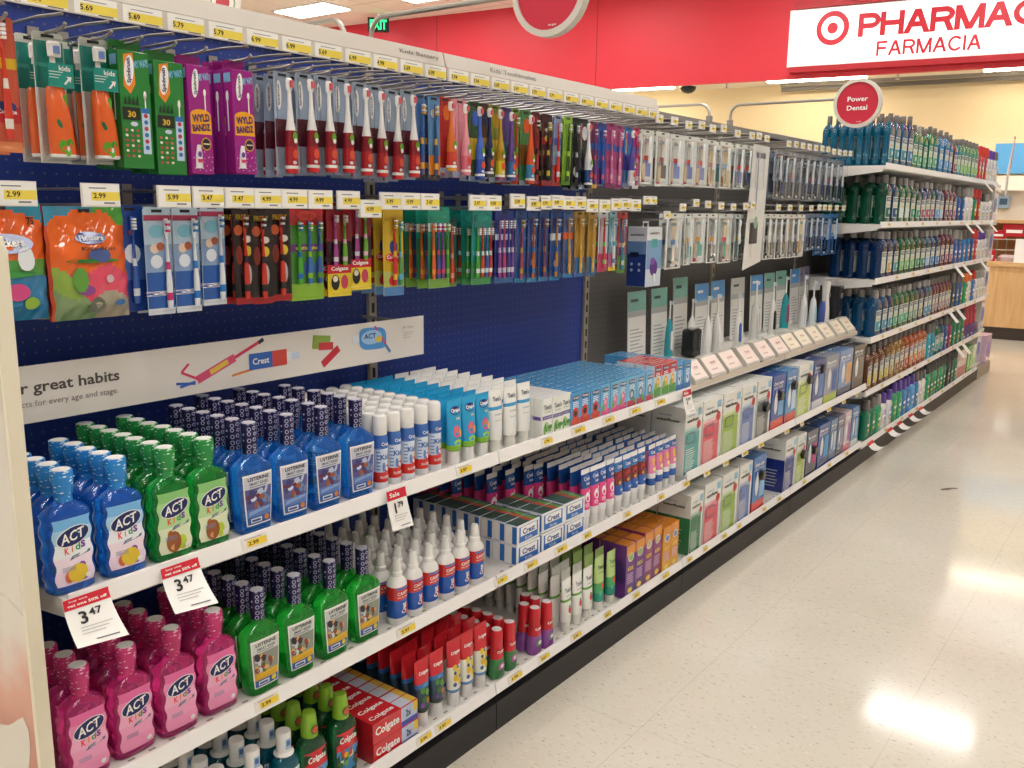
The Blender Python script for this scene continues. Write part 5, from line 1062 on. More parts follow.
def refill(w, h, tint, inner, foot, brush='#f2f4f4'):
    w *= 1.22
    t = Tpl('brush_head_pack', 'brush head refill'); m = MB(); F = at(.0009)
    m.prism([(-w/2, -h), (w/2, -h), (w/2, -.004), (w/2 - .004, 0), (-w/2 + .004, 0), (-w/2, -.004)], at(0), -.0009, .0009, gloss(tint)); hole(m, w)
    m.rect(-w*.30, w*.30, -h*.86, -h*.50, F, gloss(inner), .0004); m.rect(-w*.30, w*.30, -h*.56, -h*.47, F, gloss(foot), .0006); m.rect(-w*.35, w*.2, -h*.22, -h*.17, F, M('#8fa0a4', .4), .0006); m.rect(-w*.3, w*.3, -h*.96, -h*.91, F, M('#b9c2c4', .4), .0005); t.part('card', m)
    t.part('brush_head', MB().lathe([(.0075, -h*.62), (.006, -h*.45), (.0045, -h*.30), (.004, -h*.22)], gloss(brush), 10, .014, 0).loft([(-h*.26, .007, .005, 2, .015, 0), (-h*.15, .008, .006, 2, .015, 0), (-h*.12, .005, .004, 2, .015, 0)], gloss(brush), 12))
    t.part('blister', MB().loft([(-h + .004, w*.46, .001, 6, .0012, 0), (-h + .008, w*.47, .014, 6, .0152, 0), (-.022, w*.44, .014, 6, .0152, 0), (-.016, w*.42, .001, 6, .0012, 0)], CLEAR, 14)); return t
rf = [refill(.085, .20, '#e4e7e2', '#7f8fc8', '#c8483c'), refill(.095, .205, '#e6e8e3', '#6a6668', '#a86a6a'), refill(.09, .20, '#e2e6e1', '#8a8fc0', '#c84a4a'), refill(.11, .20, '#e9ebe7', '#5fa6a8', '#8fb0d0'), refill(.085, .20, '#e2e5e0', '#a86f74', '#b86a6a')]
for i, (y, k, n, l) in enumerate(((3.138, 0, 5, 'first'), (3.262, 1, 4, 'second'), (3.386, 0, 5, 'third'), (3.505, 2, 5, 'fourth'), (3.610, 2, 4, 'fifth'), (3.720, 4, 4, 'sixth'), (3.868, 3, 3, 'seventh'), (4.030, 2, 4, 'eighth'), (4.115, 0, 4, 'ninth'), (4.21, 4, 4, 'tenth'))):
    hang(rf[k], y, ZR1 - .012, n, f'white brush head refill on upper grey section, {l} hook', 'white refills, upper row', .03, -1.715, nob(rf[k])); put(HS['5.99'] if i % 2 == 0 else HS['6.99'], (HX, y, ZR1 + R(.0, .012)), f'price-tagged hook over the white refills, {l} along the upper grey section', 'upper grey section hooks')
dk = [refill(.085, .235, '#8d95a2', '#5a667c', '#4a5468', '#c4ccd6'), refill(.085, .24, '#7d879a', '#3f5f9c', '#4f4a5c', '#d0d6de'), refill(.085, .24, '#9aa0a8', '#4a5f8c', '#a84a5c', '#dfe2e6')]
for i, y in enumerate((4.50, 4.60, 4.70, 4.80, 4.90, 5.0, 5.1, 5.2, 5.3, 5.4, 5.50)):
    hang(dk[i % 3], y, ZR1 - .012, 3, f'grey blue brush refill on the far upper section, {ORD[i+1]} hook', 'grey blue refills', .034, -1.715, nob(dk[i % 3])); put(HS['6.99'], (HX, y, ZR1 + R(-.004, .008)), f'price-tagged hook over grey blue refills, {ORD[i+1]} along', 'far upper section hooks')

# --- lower row
def bag(w, h, cols, words, lumps):
    t = Tpl('flosser_bag', 'flosser bag'); m = MB(); n, k = 30, 36
    def X(u, v): return .004 + .022 * max(0, 1 - (2 * abs(u) / w) ** 4) * max(0, min(1, (-v - .03) / .05)) * max(0, min(1, (h + v) / .03)) + .0030 * math.sin(u * 90 + v * 40) * math.sin(v * 75) + .0012 * math.sin(u * 210 - v * 160)
    for sgn in (1, -1):
        vs = [(sgn * X(-w/2 + w*i/n, -h*j/k), -w/2 + w*i/n, -h*j/k) for j in range(k + 1) for i in range(n + 1)]
        for j in range(k):
            for i in range(n):
                u, v = -w/2 + w*(i+.5)/n, -h*(j+.5)/k; c = cols(u / w, v / h) if sgn > 0 else '#c4452c'
                q = [vs[j*(n+1)+i], vs[j*(n+1)+i+1], vs[(j+1)*(n+1)+i+1], vs[(j+1)*(n+1)+i]]
                m.add(q, [(3, 2, 1, 0) if sgn > 0 else (0, 1, 2, 3)], M(c, .12, .4))
    # weld so the film shades as one sheet
    key, mp, nv = {}, [], []
    for p in m.v:
        q = tuple(round(c, 5) for c in p)
        if q not in key: key[q] = len(nv); nv.append(p)
        mp.append(key[q])
    m.v = nv; m.f = [tuple(mp[i] for i in f) for f in m.f]
    t.part('film', m)
    F = lambda u, v, e: (X(u, v) + e, u, v); l = MB()
    for (u, v, a, b, c) in lumps: l.oval(u, v, a, b, F, M(c, .2, .4), .0035 + len(l.v) * 8e-6, 14)
    for (s, u, v, ww, hh, c) in words: l.text(s, u, v, ww, hh, F, M(c, .3), .0062, .03)
    l.poly([(-.012, -.012), (.012, -.012), (.012, -.005), (-.012, -.005)], F, K_, .002)
    t.part('print', l); return t
def c1(u, v):
    if v > -.03 - .62 * u * u - .02 * math.sin(u * 20): return '#3f8fb0' if u < .1 else '#4f9a3c'
    if u < -.46: return '#c84c2c'
    if v > -.56 + .05 * math.sin(u * 9): return '#ec6a25'
    if u + .9 * (v + .8) > -.12: return '#e0506a' if v > -.80 + .05 * math.sin(u * 8) else '#a9a08a'
    return '#8fae4a' if v > -.72 + .1 * math.sin(u * 7) else '#7f9a6a'
def c2(u, v):
    if v > -.06 - .4 * u * u: return '#2f8aa8'
    if v > -.48: return '#ea6526' if u > -.42 else '#3f9a4c'
    if v > -.62: return '#4f9a4a'
    return '#2f7fb0' if u > -.1 else '#c9447c'
b1 = bag(.160, .218, c1, [('Flossers', .0, -.060, .05, .010, '#e9eef2'), ("Kids' floss", .01, -.080, .07, .008, '#5a2f1c')], [(.0, -.060, .032, .012, '#2f4f9c'), (.0, -.104, .055, .004, '#3f8a3c'), (.012, -.094, .022, .014, '#4a5f9c'), (-.03, -.140, .016, .024, '#5f9a3c'), (-.02, -.160, .018, .010, '#8a4a8c'), (.03, -.140, .010, .008, '#d8b9c4'), (.0, -.190, .016, .016, '#6a6f5f'), (.05, -.188, .012, .006, '#4a7ab8')])
b2 = bag(.150, .215, c2, [('75', .05, -.032, .014, .014, '#1c1c20'), ('Plackers', .0, -.070, .06, .014, '#f2f0ea')], [(.0, -.072, .046, .018, '#1f3f8c'), (.03, -.100, .016, .022, '#e9eef2'), (.0, -.128, .05, .006, '#3f9a4c'), (.01, -.16, .022, .016, '#d84a8c'), (-.02, -.178, .018, .012, '#3fa0c0'), (.035, -.182, .014, .012, '#9ac43a')])
hang(b1, .925, ZR2 - .004, 3, 'orange bag of kids flossers with green foot', 'orange flosser bags', .045, -1.735, None, .03); hook2(.925, 'orange flosser bags', '2.99')
hang(b2, .768, ZR2, 2, 'orange and blue flosser bag half hidden by the end panel', 'blue flosser bags', .045, -1.735, None, .03); hook2(.768, 'blue and orange flosser bags', '2.99')
def duo(w, h, c, grip):
    t = pack(w, h, '#b9cfe2', [(0, .40, '#2a5fb0'), (0, .06, '#d9dfe6'), (.40, .66, '#8aa6cc'), (.88, .93, '#b03a5c')], [(w*.26, .06, .90, '#e9eef2', grip)], [('Oral-B', -w*.14, .2, .055, .010, '#ffffff', 1)], [(-w*.1, .50, .014, .014, '#dfe6ee'), (-w*.16, .62, .010, .010, '#e3c9b0'), (w*.06, .64, .009, .009, '#a8563c'), (-w*.05, .78, .018, .014, '#7fc0d6')]); return t
dp, dbl = duo(.062, .220, '#c8447c', '#d03a7a'), duo(.062, .220, '#2f8fd0', '#2f7fd0')
ob = pack(.06, .215, '#1f3f8c', [(0, .3, '#1a3a86'), (.3, .6, '#3a5fa8')], [(0, .08, .9, '#3a62b4', '#d9e6f2')], [], [(0, .55, .018, .02, '#dfe6ee'), (.0, .75, .006, .006, '#c84a2c')])
hang(ob, 1.022, ZR2 - .002, 2, 'dark blue toothbrush pack beside the orange flosser bag', 'dark blue toothbrush packs', .034, -1.74, nob(ob)); 
hang(dp, 1.066, ZR2 - .004, 3, 'icy blue toothbrush pack with pink grip', 'icy blue toothbrush packs', .034, -1.715, nob(dp)); hook2(1.080, 'icy blue packs with pink grip', '5.99')
hang(dbl, 1.134, ZR2 - .004, 4, 'icy blue toothbrush pack with blue grip, nearer hook', 'icy blue toothbrush packs', .034, -1.715, nob(dbl)); hook2(1.160, 'icy blue packs with blue grip', '3.47')
hang(dbl, 1.208, ZR2 + .002, 4, 'icy blue toothbrush pack with blue grip, hook beside black packs', 'icy blue toothbrush packs', .034, -1.725, nob(dbl)); hook2(1.238, 'icy blue packs beside black packs', '3.47')
sw_ = simple(.058, .222, '#2a1a1c', '#1a1517', '#cf3a2c', '#2a2428', None, '#a82428', ov=[(.010, .66, .012, .008, '#e6e2da'), (.010, .54, .011, .012, '#d9c23c'), (.010, .30, .009, .024, '#b8b8b8'), (-.014, .75, .012, .012, '#d8683c'), (-.014, .5, .010, .022, '#7a2f24')], tx=[('FIREFLY', .0, .88, .04, .012, '#d9b93c')])
for i, y in enumerate((1.280, 1.330, 1.384)):
    hang(sw_, y, ZR2, 3, f'black toothbrush pack with red foot on lower row, {ORD[i+1]} hook', 'black packs, lower row', .034, -1.718, nob(sw_)); hook2((0, 1.312, 1.388)[i], f'black packs with red foot, {ORD[i+1]} hook', '4.99') if i else put(H0, (HX, y, ZR2 - .0095), 'plain wire hook holding black packs on the lower row')
tri = pack(.100, .226, '#c02f38', [(0, .80, '#4a8a3a'), (0, .18, '#8fbf3a'), (.52, .60, '#6a3f7a')], [(-.026, .18, .84, '#4fae3a', '#2f6fb8'), (.004, .18, .84, '#3f6fc0', '#8fc43a'), (.034, .18, .84, '#3a5fb0', '#5f9a3a')], [('toothbrushes', 0, .56, .07, .009, '#e9d94a')], [(0, .34, .012, .02, '#3f5f9c'), (.032, .34, .012, .02, '#3f5f9c'), (0, .9, .03, .012, '#d8453c')])
hang(tri, 1.462, ZR2 + .002, 4, 'green and red card of three blue toothbrushes', 'three-brush cards', .028, -1.715, nob(tri)); hook2(1.466, 'three-brush green cards', '4.99')
co = pack(.078, .222, '#8c1f28', [(0, .26, '#e7cf2c'), (.26, .36, '#cf2431'), (.36, .62, '#2a1a20')], [(-.016, .35, .92, '#a8408c', '#d8d2da'), (.014, .35, .92, '#6fae3a', '#e8c4d4')], [('Colgate', 0, .31, .055, .013, '#ffffff')], [(-.014, .16, .014, .02, '#1f1c20'), (.016, .16, .012, .018, '#c8445c'), (-.014, .20, .008, .008, '#e9d9c4')])
hang(co, 1.566, ZR2, 4, 'red and black card with yellow foot, nearer hook', 'red and black cards', .030, -1.715, nob(co)); hook2(1.556, 'red and black cards, nearer hook', '4.99')
hang(co, 1.640, ZR2 + .010, 4, 'red and black card with yellow foot, farther hook', 'red and black cards', .030, -1.715, nob(co)); hook2(1.630, 'red and black cards, farther hook', '4.99', ZR2 - .02)
ye = pack(.072, .232, '#cfae2c', [(0, .10, '#4f86c0'), (.10, .28, '#b9c06a'), (.86, 1, '#d8b42c')], [(.0, .12, .88, '#d03a34', '#e9c43c'), (.020, .12, .86, '#4f9a5a', '#5ab4d8')], [('Colgate', 0, .44, .05, .012, '#ffffff')], [(.0, .44, .030, .012, '#cf2431'), (.0, .56, .014, .018, '#2a4f9c'), (.018, .30, .012, .016, '#f2d83a'), (-.004, .17, .014, .014, '#cf3a3a'), (.018, .16, .012, .012, '#4fb0d8')])
hang(ye, 1.758, ZR2, 5, 'yellow toothbrush card with blue foot', 'yellow toothbrush cards', .042, -1.715, nob(ye), .09); hook2(1.700, 'yellow cards', '6.99'); hook2(1.775, 'yellow cards, farther hook', '4.99')
gm_ = pack(.092, .228, '#1f8a72', [(0, .12, '#7fae4a'), (.12, .62, '#2f7a4c'), (.70, .80, '#c9dcd0')], [(-.030, .12, .80, '#e0662c', '#e8963c'), (-.010, .12, .80, '#4a4fa8', '#c84a6a'), (.010, .12, .80, '#8a4a9c', '#d8527a'), (.030, .12, .80, '#4f9a3c', '#8fc45a')], [('kids', 0, .75, .06, .014, '#2a6f8c')], [])
hang(gm_, 1.945, ZR2 + .002, 6, 'teal card of four colourful toothbrushes', 'teal four-brush cards', .044, -1.715, nob(gm_), .05); hook2(1.852, 'teal four-brush cards', '3.47')
rs = simple(.052, .20, '#3a5f5a', '#8f4a34', '#d8523a', '#e0a08a', None, '#6f8a4a'); hang(rs, 2.046, ZR2 - .03, 2, 'small coral toothbrush pack between teal cards', 'small coral packs', .05, -1.76, nob(rs)); hook2(2.056, 'small coral packs', '3.47')
tc_ = pack(.094, .232, '#1f8f86', [(0, .3, '#3f8f4c'), (0, .08, '#4f9a5a')], [(-.024, .10, .74, '#4fae4a', '#e9eef0'), (-.002, .10, .74, '#d8503c', '#eef0f0'), (.018, .10, .74, '#3a62b4', '#eef0f0'), (.036, .10, .74, '#cf4038', '#eef0f0')], [], [(0, .86, .03, .012, '#2aa89a')])
hang(tc_, 2.140, ZR2 + .004, 3, 'teal card of white-topped toothbrushes', 'teal white-topped cards', .044, -1.715, nob(tc_)); hook2(2.131, 'teal white-topped cards', '4.99')
L = [ (2.250, .090, 4, lambda: pack(.09, .222, '#2a3f8c', [(0, .10, '#3f6fa8'), (.60, .68, '#c9d9ea')], [(-.028, .08, .88, '#8a4a9c', '#d0b8dc'), (-.006, .08, .88, '#c04a7a', '#d8d4e4'), (.016, .08, .88, '#5a4fa8', '#d4d8e8'), (.034, .08, .88, '#7a4a9c', '#e0cfe0')]), 'navy card of violet toothbrushes', '5.99'),
 (2.336, .056, 3, lambda: simple(.056, .225, '#2f5a9c', '#27508f', '#a84a6a', '#c8a03c', None, '#2f7aa8'), 'blue toothbrush pack with rose handle', '4.99'),
 (2.398, .056, 3, lambda: simple(.056, .230, '#2a4f94', '#1f4a90', '#c0682f', '#3f7fc0', None, '#2f7fae', ov=[(.006, .28, .012, .014, '#d9dde4'), (.006, .62, .010, .016, '#d0d4dc')]), 'blue toothbrush pack with amber handle', '4.99'),
 (2.464, .058, 3, lambda: simple(.058, .230, '#24488c', '#1f448a', '#7a3f6a', '#b8763a', None, '#2f78ac'), 'blue toothbrush pack with plum handle', '4.99'),
 (2.534, .060, 3, lambda: simple(.060, .232, '#284e96', '#234a92', '#c9883c', '#3f6fb0', '#c7d2e2', '#2f7aae', ov=[(.004, .25, .012, .014, '#dfe4ea')]), 'blue toothbrush pack with pale band', '3.47'),
 (2.602, .058, 3, lambda: simple(.058, .225, '#3a62a4', '#2a58a0', '#d8a03a', '#e0b44a', '#d9523c', '#2f7aae'), 'blue toothbrush pack with gold handle and red band', '4.99'),
 (2.680, .060, 4, lambda: simple(.060, .225, '#b08a3a', '#3a6fa8', '#d8a23a', '#e8bc5a', None, '#2a62a0'), 'golden toothbrush pack with blue foot, nearer one', '4.99'),
 (2.762, .060, 4, lambda: simple(.060, .225, '#b8923f', '#3f74ac', '#e0ac44', '#ecc464', None, '#2a66a4'), 'golden toothbrush pack with blue foot, farther one', '5.99'),
 (2.842, .068, 3, lambda: simple(.068, .215, '#d8dde4', '#d8527a', '#d03f4a', '#7fbf4a', None, '#c83f6a', ov=[(.014, .16, .014, .012, '#f0ece8')]), 'white and pink toothbrush pack on lower row', '4.99'),
 (2.908, .056, 3, lambda: simple(.056, .215, '#7fc0d4', '#d86a9a', '#e0e6ea', '#4aa8c8', None, '#e9c83a', ov=[(0, .5, .012, .02, '#d9e6ea')]), 'pale turquoise toothbrush pack on lower row', '5.99'),
 (2.984, .066, 3, lambda: simple(.066, .225, '#b8323c', '#5f9a4a', '#4f8fc8', '#e6e9ee', None, '#4a8a3f', ov=[(.012, .48, .014, .010, '#e9cf3a')]), 'red toothbrush pack with green foot at the blue section end', '4.99')]
for (y, w, n, mk, desc, p) in L:
    t = mk(); hang(t, y, ZR2 - .006, n, desc, 'assorted lower row toothbrushes', .036, -1.715, nob(t)); hook2(y, desc, p, ZR2 + R(-.006, .008))
for i, y in enumerate((3.066, 3.118)): put(HS['5.99'], (HX, y, ZR2 + .016), f'empty price-tagged hook at the start of the grey section, {ORD[i+1]}', 'empty hooks')

hbx = Tpl('power_toothbrush_box', 'battery toothbrush'); m = MB(); w, d, h = .125, .085, .235
m.rbox(0, d, -w/2, w/2, -h, 0, gloss('#dfe4ea'), .0012); F, S = at(d), side(-w / 2)
m.rect(-w*.49, w*.49, -h*.995, -h*.22, F, gloss('#7aa3cc'), .0005); m.rect(-w*.49, w*.49, -h*.995, -h*.7, F, gloss('#c9d4e2'), .0008); m.oval(0, -h*.68, w*.26, h*.14, F, gloss('#5a2a86'), .0012, 16); m.oval(-.01, -h*.57, w*.16, h*.06, F, gloss('#7a44a4'), .0016, 14); m.rect(-w*.2, w*.2, -h*.34, -h*.2, F, gloss('#4fa6a8'), .001); m.text('sonicare', 0, -h*.1, w*.6, h*.04, F, K_, .001, .02); m.loft([(-h*.92, .010, .005, 2, d, .012), (-h*.78, .008, .005, 2, d, .004)], gloss('#e6eaf0'), 10)
m.rect(.001, d - .001, -h*.995, -h*.24, S, gloss('#2a3f80'), .0005); m.rect(.001, d - .001, -h*.45, -h*.24, S, gloss('#6f93c0'), .0008); m.text('sonicare', d/2, -h*.13, d*.7, h*.04, S, K_, .001, .02); m.rect(d*.15, d*.6, -h*.50, -h*.42, S, M('#1c2340', .3), .0012)
for k in range(4): m.oval(d*(.25 + .4*(k % 2)), -h*(.62 + .1*(k//2)), .006, .006, S, M('#a9bde0', .4), .001, 10)
hbx.part('box', m); hbx.part('hanger', MB().tube([(d*.5, -.02, 0), (d*.5, -.02, .018), (d*.5, .02, .018), (d*.5, .02, 0)], .004, W_))
put(hbx, (-1.80, 3.235, 1.462), 'navy and white box with purple toothbrush hanging on grey pegboard'); put(HS['6.99'], (HX, 3.235, 1.487), 'price-tagged hook holding the navy and white purple brush box', 'lower grey section hooks')
lowr = [refill(.125, .225, '#e6e9e8', '#eef0ee', '#6f9fc8'), refill(.05, .215, '#dfe8e8', '#7ab8bc', '#c9a44a'), refill(.10, .21, '#e8eae6', '#6fb8ac', '#d8a04a'), refill(.095, .215, '#eaece8', '#e2e4e0', '#d8963a'), refill(.13, .22, '#dbe8e6', '#4fb0aa', '#cf4a54'), refill(.095, .21, '#e6e8e6', '#4a4f58', '#5f9a6c')]
for i, (y, k, n) in enumerate(((3.400, 0, 2), (3.520, 1, 3), (3.635, 2, 4), (3.770, 3, 4), (3.900, 4, 3), (4.040, 1, 3), (4.12, 5, 3))):
    hang(lowr[k], y, ZR2 - .012, n, f'white lower-row brush refill, {ORD[i+1]} hook after the boxed brush', 'white refills, lower row', .032, -1.715, nob(lowr[k])); put(HS['5.99'], (HX, y - .03, ZR2 + R(-.012, .012)), f'price-tagged hook over lower white refills, {ORD[i+1]} along', 'lower grey section hooks')
wr_ = refill(.080, .225, '#e8e9e5', '#a4a6a4', '#a9adaa')
for i, y in enumerate((4.42, 4.50, 4.58, 4.66, 4.74, 4.82, 4.90)):
    hang(wr_, y, ZR2 - .012, 2, f'narrow white refill in the dense far group, {ORD[i+1]} hook', 'dense white refills', .04, -1.715, nob(wr_))
    if i % 2 == 0: put(HS['5.99'], (HX, y, ZR2), f'price-tagged hook over dense white refills, {ORD[i//2+1]} along', 'dense group hooks')
br_ = [refill(.09, .20, '#7d8ca8', '#5a6f9c', '#4f5f86', '#c9d4e2'), refill(.11, .235, '#4a86cc', '#3f74ba', '#c8cdd6', '#a9cbea')]
for i, (y, k) in enumerate(((5.03, 0), (5.12, 0), (5.21, 0), (5.33, 1), (5.46, 1))):
    hang(br_[k], y, ZR2 - .008, 2, f'blue brush refill at far end of lower row, {ORD[i+1]} hook', 'blue refills', .04, -1.715, nob(br_[k])); put(HS['5.99'], (HX, y, ZR2 + .006), f'price-tagged hook over blue refills, {ORD[i+1]} along', 'blue refill hooks')
cs = Tpl('plastic_sheet', 'plastic sheet'); cs.part('sheet', MB().prism([(-.16, -.58), (.13, -.55), (.16, 0), (-.10, .0)], at(0), 0, .003, M('#e4e4e0', .25)).rect(-.06, .10, -.06, -.035, at(.003), M('#6f7276', .4), .0008).rect(-.02, -.01, -.30, -.05, at(.003), M('#4f62a8', .4), .0008).rect(-.09, .04, -.46, -.36, at(.003), M('#3f4146', .4), .0008).oval(0, -.36, .03, .03, at(.003), M('#8fae9a', .4), .0012))
put(cs, (-1.700, 4.215, 1.835), 'long translucent white sheet hanging across both rows of refills', rz=.1)

# ------------------------------------------------------------------ long banner in front of the blue pegboard
BX = -1.80; F = at(BX); PS = -.055
b = Tpl('banner', 'banner'); y0, y1, za, zb = .715, 1.972, 1.097, 1.212
b.part('board', MB().box(BX - .004, BX, y0, y1, za, zb, M('#e6e1da', .12, .6)))
b.part('lettering', MB().text('for great habits', .893, 1.165, .238, .030, F, M('#55504e', .4), .001, .02).text('products for every age and stage.', .884, 1.134, .246, .016, F, M('#8a8582', .4), .001))
p = MB()
def seg(c, u0, v0, u1, v1, r, e):
    u0 += PS; u1 += PS; v0 -= .006; v1 -= .006
    dx, dy = u1 - u0, v1 - v0; L_ = math.hypot(dx, dy); nx, ny = -dy / L_ * r, dx / L_ * r
    p.poly([(u0 + nx, v0 + ny), (u1 + nx, v1 + ny), (u1 - nx, v1 - ny), (u0 - nx, v0 - ny)][::-1], F, M(c, .4), e)
seg('#d8527a', 1.255, 1.135, 1.36, 1.175, .010, .0008); seg('#d03a5c', 1.36, 1.175, 1.44, 1.208, .004, .0008); seg('#2a2f4a', 1.43, 1.203, 1.445, 1.210, .005, .0010); seg('#e9c44a', 1.29, 1.148, 1.34, 1.168, .006, .0010)
seg('#d8446a', 1.215, 1.158, 1.235, 1.176, .003, .0008); seg('#d8446a', 1.215, 1.158, 1.262, 1.135, .003, .0009); seg('#3a62b8', 1.21, 1.125, 1.25, 1.132, .003, .0008); seg('#3a62b8', 1.20, 1.134, 1.25, 1.128, .003, .0009)
seg('#e08a4a', 1.35, 1.132, 1.41, 1.140, .003, .0008)
seg('#3468b8', 1.40, 1.158, 1.47, 1.158, .020, .0012); seg('#d24a40', 1.47, 1.158, 1.515, 1.158, .020, .0012); seg('#e8e8e8', 1.515, 1.158, 1.53, 1.158, .012, .0012); seg('#c9d9ee', 1.53, 1.158, 1.555, 1.158, .008, .0013); p.text('Crest', 1.435 + PS, 1.152, .05, .016, F, W_, .0018, .02)
seg('#8aa84a', 1.60, 1.186, 1.66, 1.178, .018, .0010); seg('#c83a44', 1.62, 1.172, 1.67, 1.168, .010, .0012); seg('#c83040', 1.632, 1.122, 1.69, 1.160, .010, .0014); seg('#dcdcdc', 1.69, 1.160, 1.73, 1.185, .004, .0014)
p.poly([(1.79 + PS*.5 + .052 * math.copysign(abs(math.cos(a)) ** .5, math.cos(a)), 1.166 + .031 * math.copysign(abs(math.sin(a)) ** .5, math.sin(a)) - .1 * .05 * math.cos(a)) for a in [2 * PI * i / 24 for i in range(24)]], F, M('#4f97d8', .4), .0010); p.rect(1.79 + PS*.5 - .075, 1.79 + PS*.5 - .052, 1.158, 1.182, F, M('#dfe6ee', .4), .0011); p.oval(1.785 + PS*.5, 1.170, .040, .020, F, M('#9cc4ea', .4), .0014, 18); p.text('ACT', 1.778 + PS*.5, 1.174, .045, .014, F, NAVY, .0019, .02); p.oval(1.812 + PS*.5, 1.162, .012, .010, F, M('#d9c04a', .4), .0018)
seg('#d8446a', 1.825, 1.206, 1.875, 1.140, .003, .0012); seg('#4a8ab8', 1.865, 1.150, 1.885, 1.126, .004, .0014); p.text('4+ Years', 1.905, 1.185, .045, .008, F, M('#8a8582', .4), .001)
for k in range(3): p.rect(1.885, 1.93 - .008 * k, 1.168 - .007 * k, 1.170 - .007 * k, F, M('#bdb8b4', .4), .001)
b.part('printed_pictures', p)
bk_ = MB()
for y in (.78, 1.9): bk_.tube([(XB, y, 1.2), (BX - .004, y, 1.2)], .005, GREYP)
b.part('bracket', bk_); put(b, (0, 0, 0), 'long white banner reading for great habits across the blue pegboard')

# ------------------------------------------------------------------ shelf-edge price tags and hanging sale tags
def edge_tags(ys, z, shelfname, w=.05):
    for i, y in enumerate(ys):
        t = Tpl('shelf_tag', 'shelf price tag'); F = lambda u, v, e: (-v * .2 + e, u, v); ww = w * R(.85, 1.2); m = MB()
        m.prism([(-ww / 2, -.012), (ww / 2, -.012), (ww / 2, .012), (-ww / 2, .012)], F, 0, .0012, M('#e6e2dc', .4)); m.rect(-ww*.30, ww*.48, -.008, .006, F, M('#efcf3e', .45), .0016); m.text(('2.99', '3.97', '1.79', '2.67')[i % 4], -ww*.05, -.001, ww*.4, .008, F, K_, .0022, .02); m.rect(-ww*.4, ww*.3, .008, .0095, F, M('#9a8fa8', .5), .0016)
        t.part('tag', m); put(t, (XF + .0028, y, z - .0005), f'yellow and white price tag on the {shelfname} edge, {ORD[i+1]} from the near end', 'shelf edge price tags')
edge_tags([1.10, 1.777, 2.166, 2.34, 2.524, 2.703, 2.888], Z1, 'top shelf', .068)
edge_tags([1.115, 1.55, 1.947, 2.095, 2.258, 2.412, 2.677, 2.932, 3.141, 3.334, 3.523, 3.728, 3.916, 4.248, 4.462, 4.888, 5.15, 5.4], Z2, 'middle shelf', .062)
edge_tags([1.616, 1.693, 2.025, 2.177, 2.364, 2.564, 2.771, 3.001, 3.211, 3.361, 3.554, 3.717, 4.015, 4.212, 4.571, 4.979, 5.3], Z3, 'bottom shelf', .062)
for nm, z, o in (('second far shelf', 1.462, 0), ('third far shelf', 1.130, .3), ('fourth far shelf', .775, .1), ('fifth far shelf', .445, .2), ('far bottom shelf', .115, .4)):
    edge_tags([5.75 + o + .42 * k for k in range(8)], z, nm, .07)
def sale_tag(txt, sup, w, h, curl):
    t = Tpl('sale_tag', 'sale tag'); m = MB(); n = 8
    F = lambda u, v, e: (.008 - v * .15 + curl * (v / h) ** 2 * .03 + (u / w + .5) * curl * .02 * max(0, -v / h) ** 1.5 + e, u, v)
    m.rect(-w/2, w/2, -h, 0, F, W_, 0, 6, n); m.rect(w/2, -w/2, -h, 0, F, W_, -.0008, 6, n); m.rect(-w/2, w/2, -h*.25, 0, F, gloss('#d4283a'), .0012, 6, 3)
    m.text('buy one', -w*.18, -h*.07, w*.4, h*.05, F, W_, .002, .02) if sup else m.text('Sale', -w*.12, -h*.12, w*.5, h*.12, F, W_, .002, .02)
    if sup: m.text('get one 50% off', 0, -h*.17, w*.86, h*.08, F, W_, .002, .03)
    m.text(txt[0], -w*.17, -h*.46, w*(.17 if txt[0] != '1' else .07), h*.26, F, K_, .002, .02); m.text(txt[1], w*.10, -h*.40, w*.28, h*.15, F, K_, .002, .02)
    for k in range(3): m.rect(-w*.3, w*(.36 - .1 * k), -h*(.66 + .06*k), -h*(.645 + .06*k), F, M('#b9b6b4', .5), .002, 4)
    m.rect(-w*.1, w*.36, -h*.92, -h*.90, F, M('#6a6868', .5), .002, 3)
    t.part('tag', m); return t
put(sale_tag(('3', '47'), True, .082, .074, 1.0), (XF + .004, .736, .859), 'curled red-topped 3.47 sale tag below the blue wavy bottles')
put(sale_tag(('3', '47'), True, .080, .078, 1.0), (XF + .004, .920, .857), 'curled red-topped 3.47 sale tag below the green wavy bottles')
put(sale_tag(('1', '79'), False, .066, .094, .3), (XF + .004, 1.508, .858), 'red-topped 1.79 sale tag hanging below the slim pumps')
put(sale_tag(('2', '99'), False, .07, .088, .3), (XF + .004, 3.084, .860), 'red-topped 2.99 sale tag below the last blue cartons')
cv = Tpl('sale_tag', 'sale tag'); PT = [(.002, .004), (.014, -.012), (.032, -.028), (.052, -.034), (.072, -.030), (.086, -.018)]; mm = MB()
for k in range(5):
    (xa, za_), (xb, zb_) = PT[k], PT[k + 1]
    for sg in (0, 1):
        q = [(xa, -.06, za_ - sg * .001), (xa, .06, za_ - sg * .001), (xb, .06, zb_ - sg * .001), (xb, -.06, zb_ - sg * .001)]
        mm.add(q, [(3, 2, 1, 0) if sg == 0 else (0, 1, 2, 3)], gloss('#d4283a') if k == 0 and sg == 0 else W_)
cv.part('tag', mm)
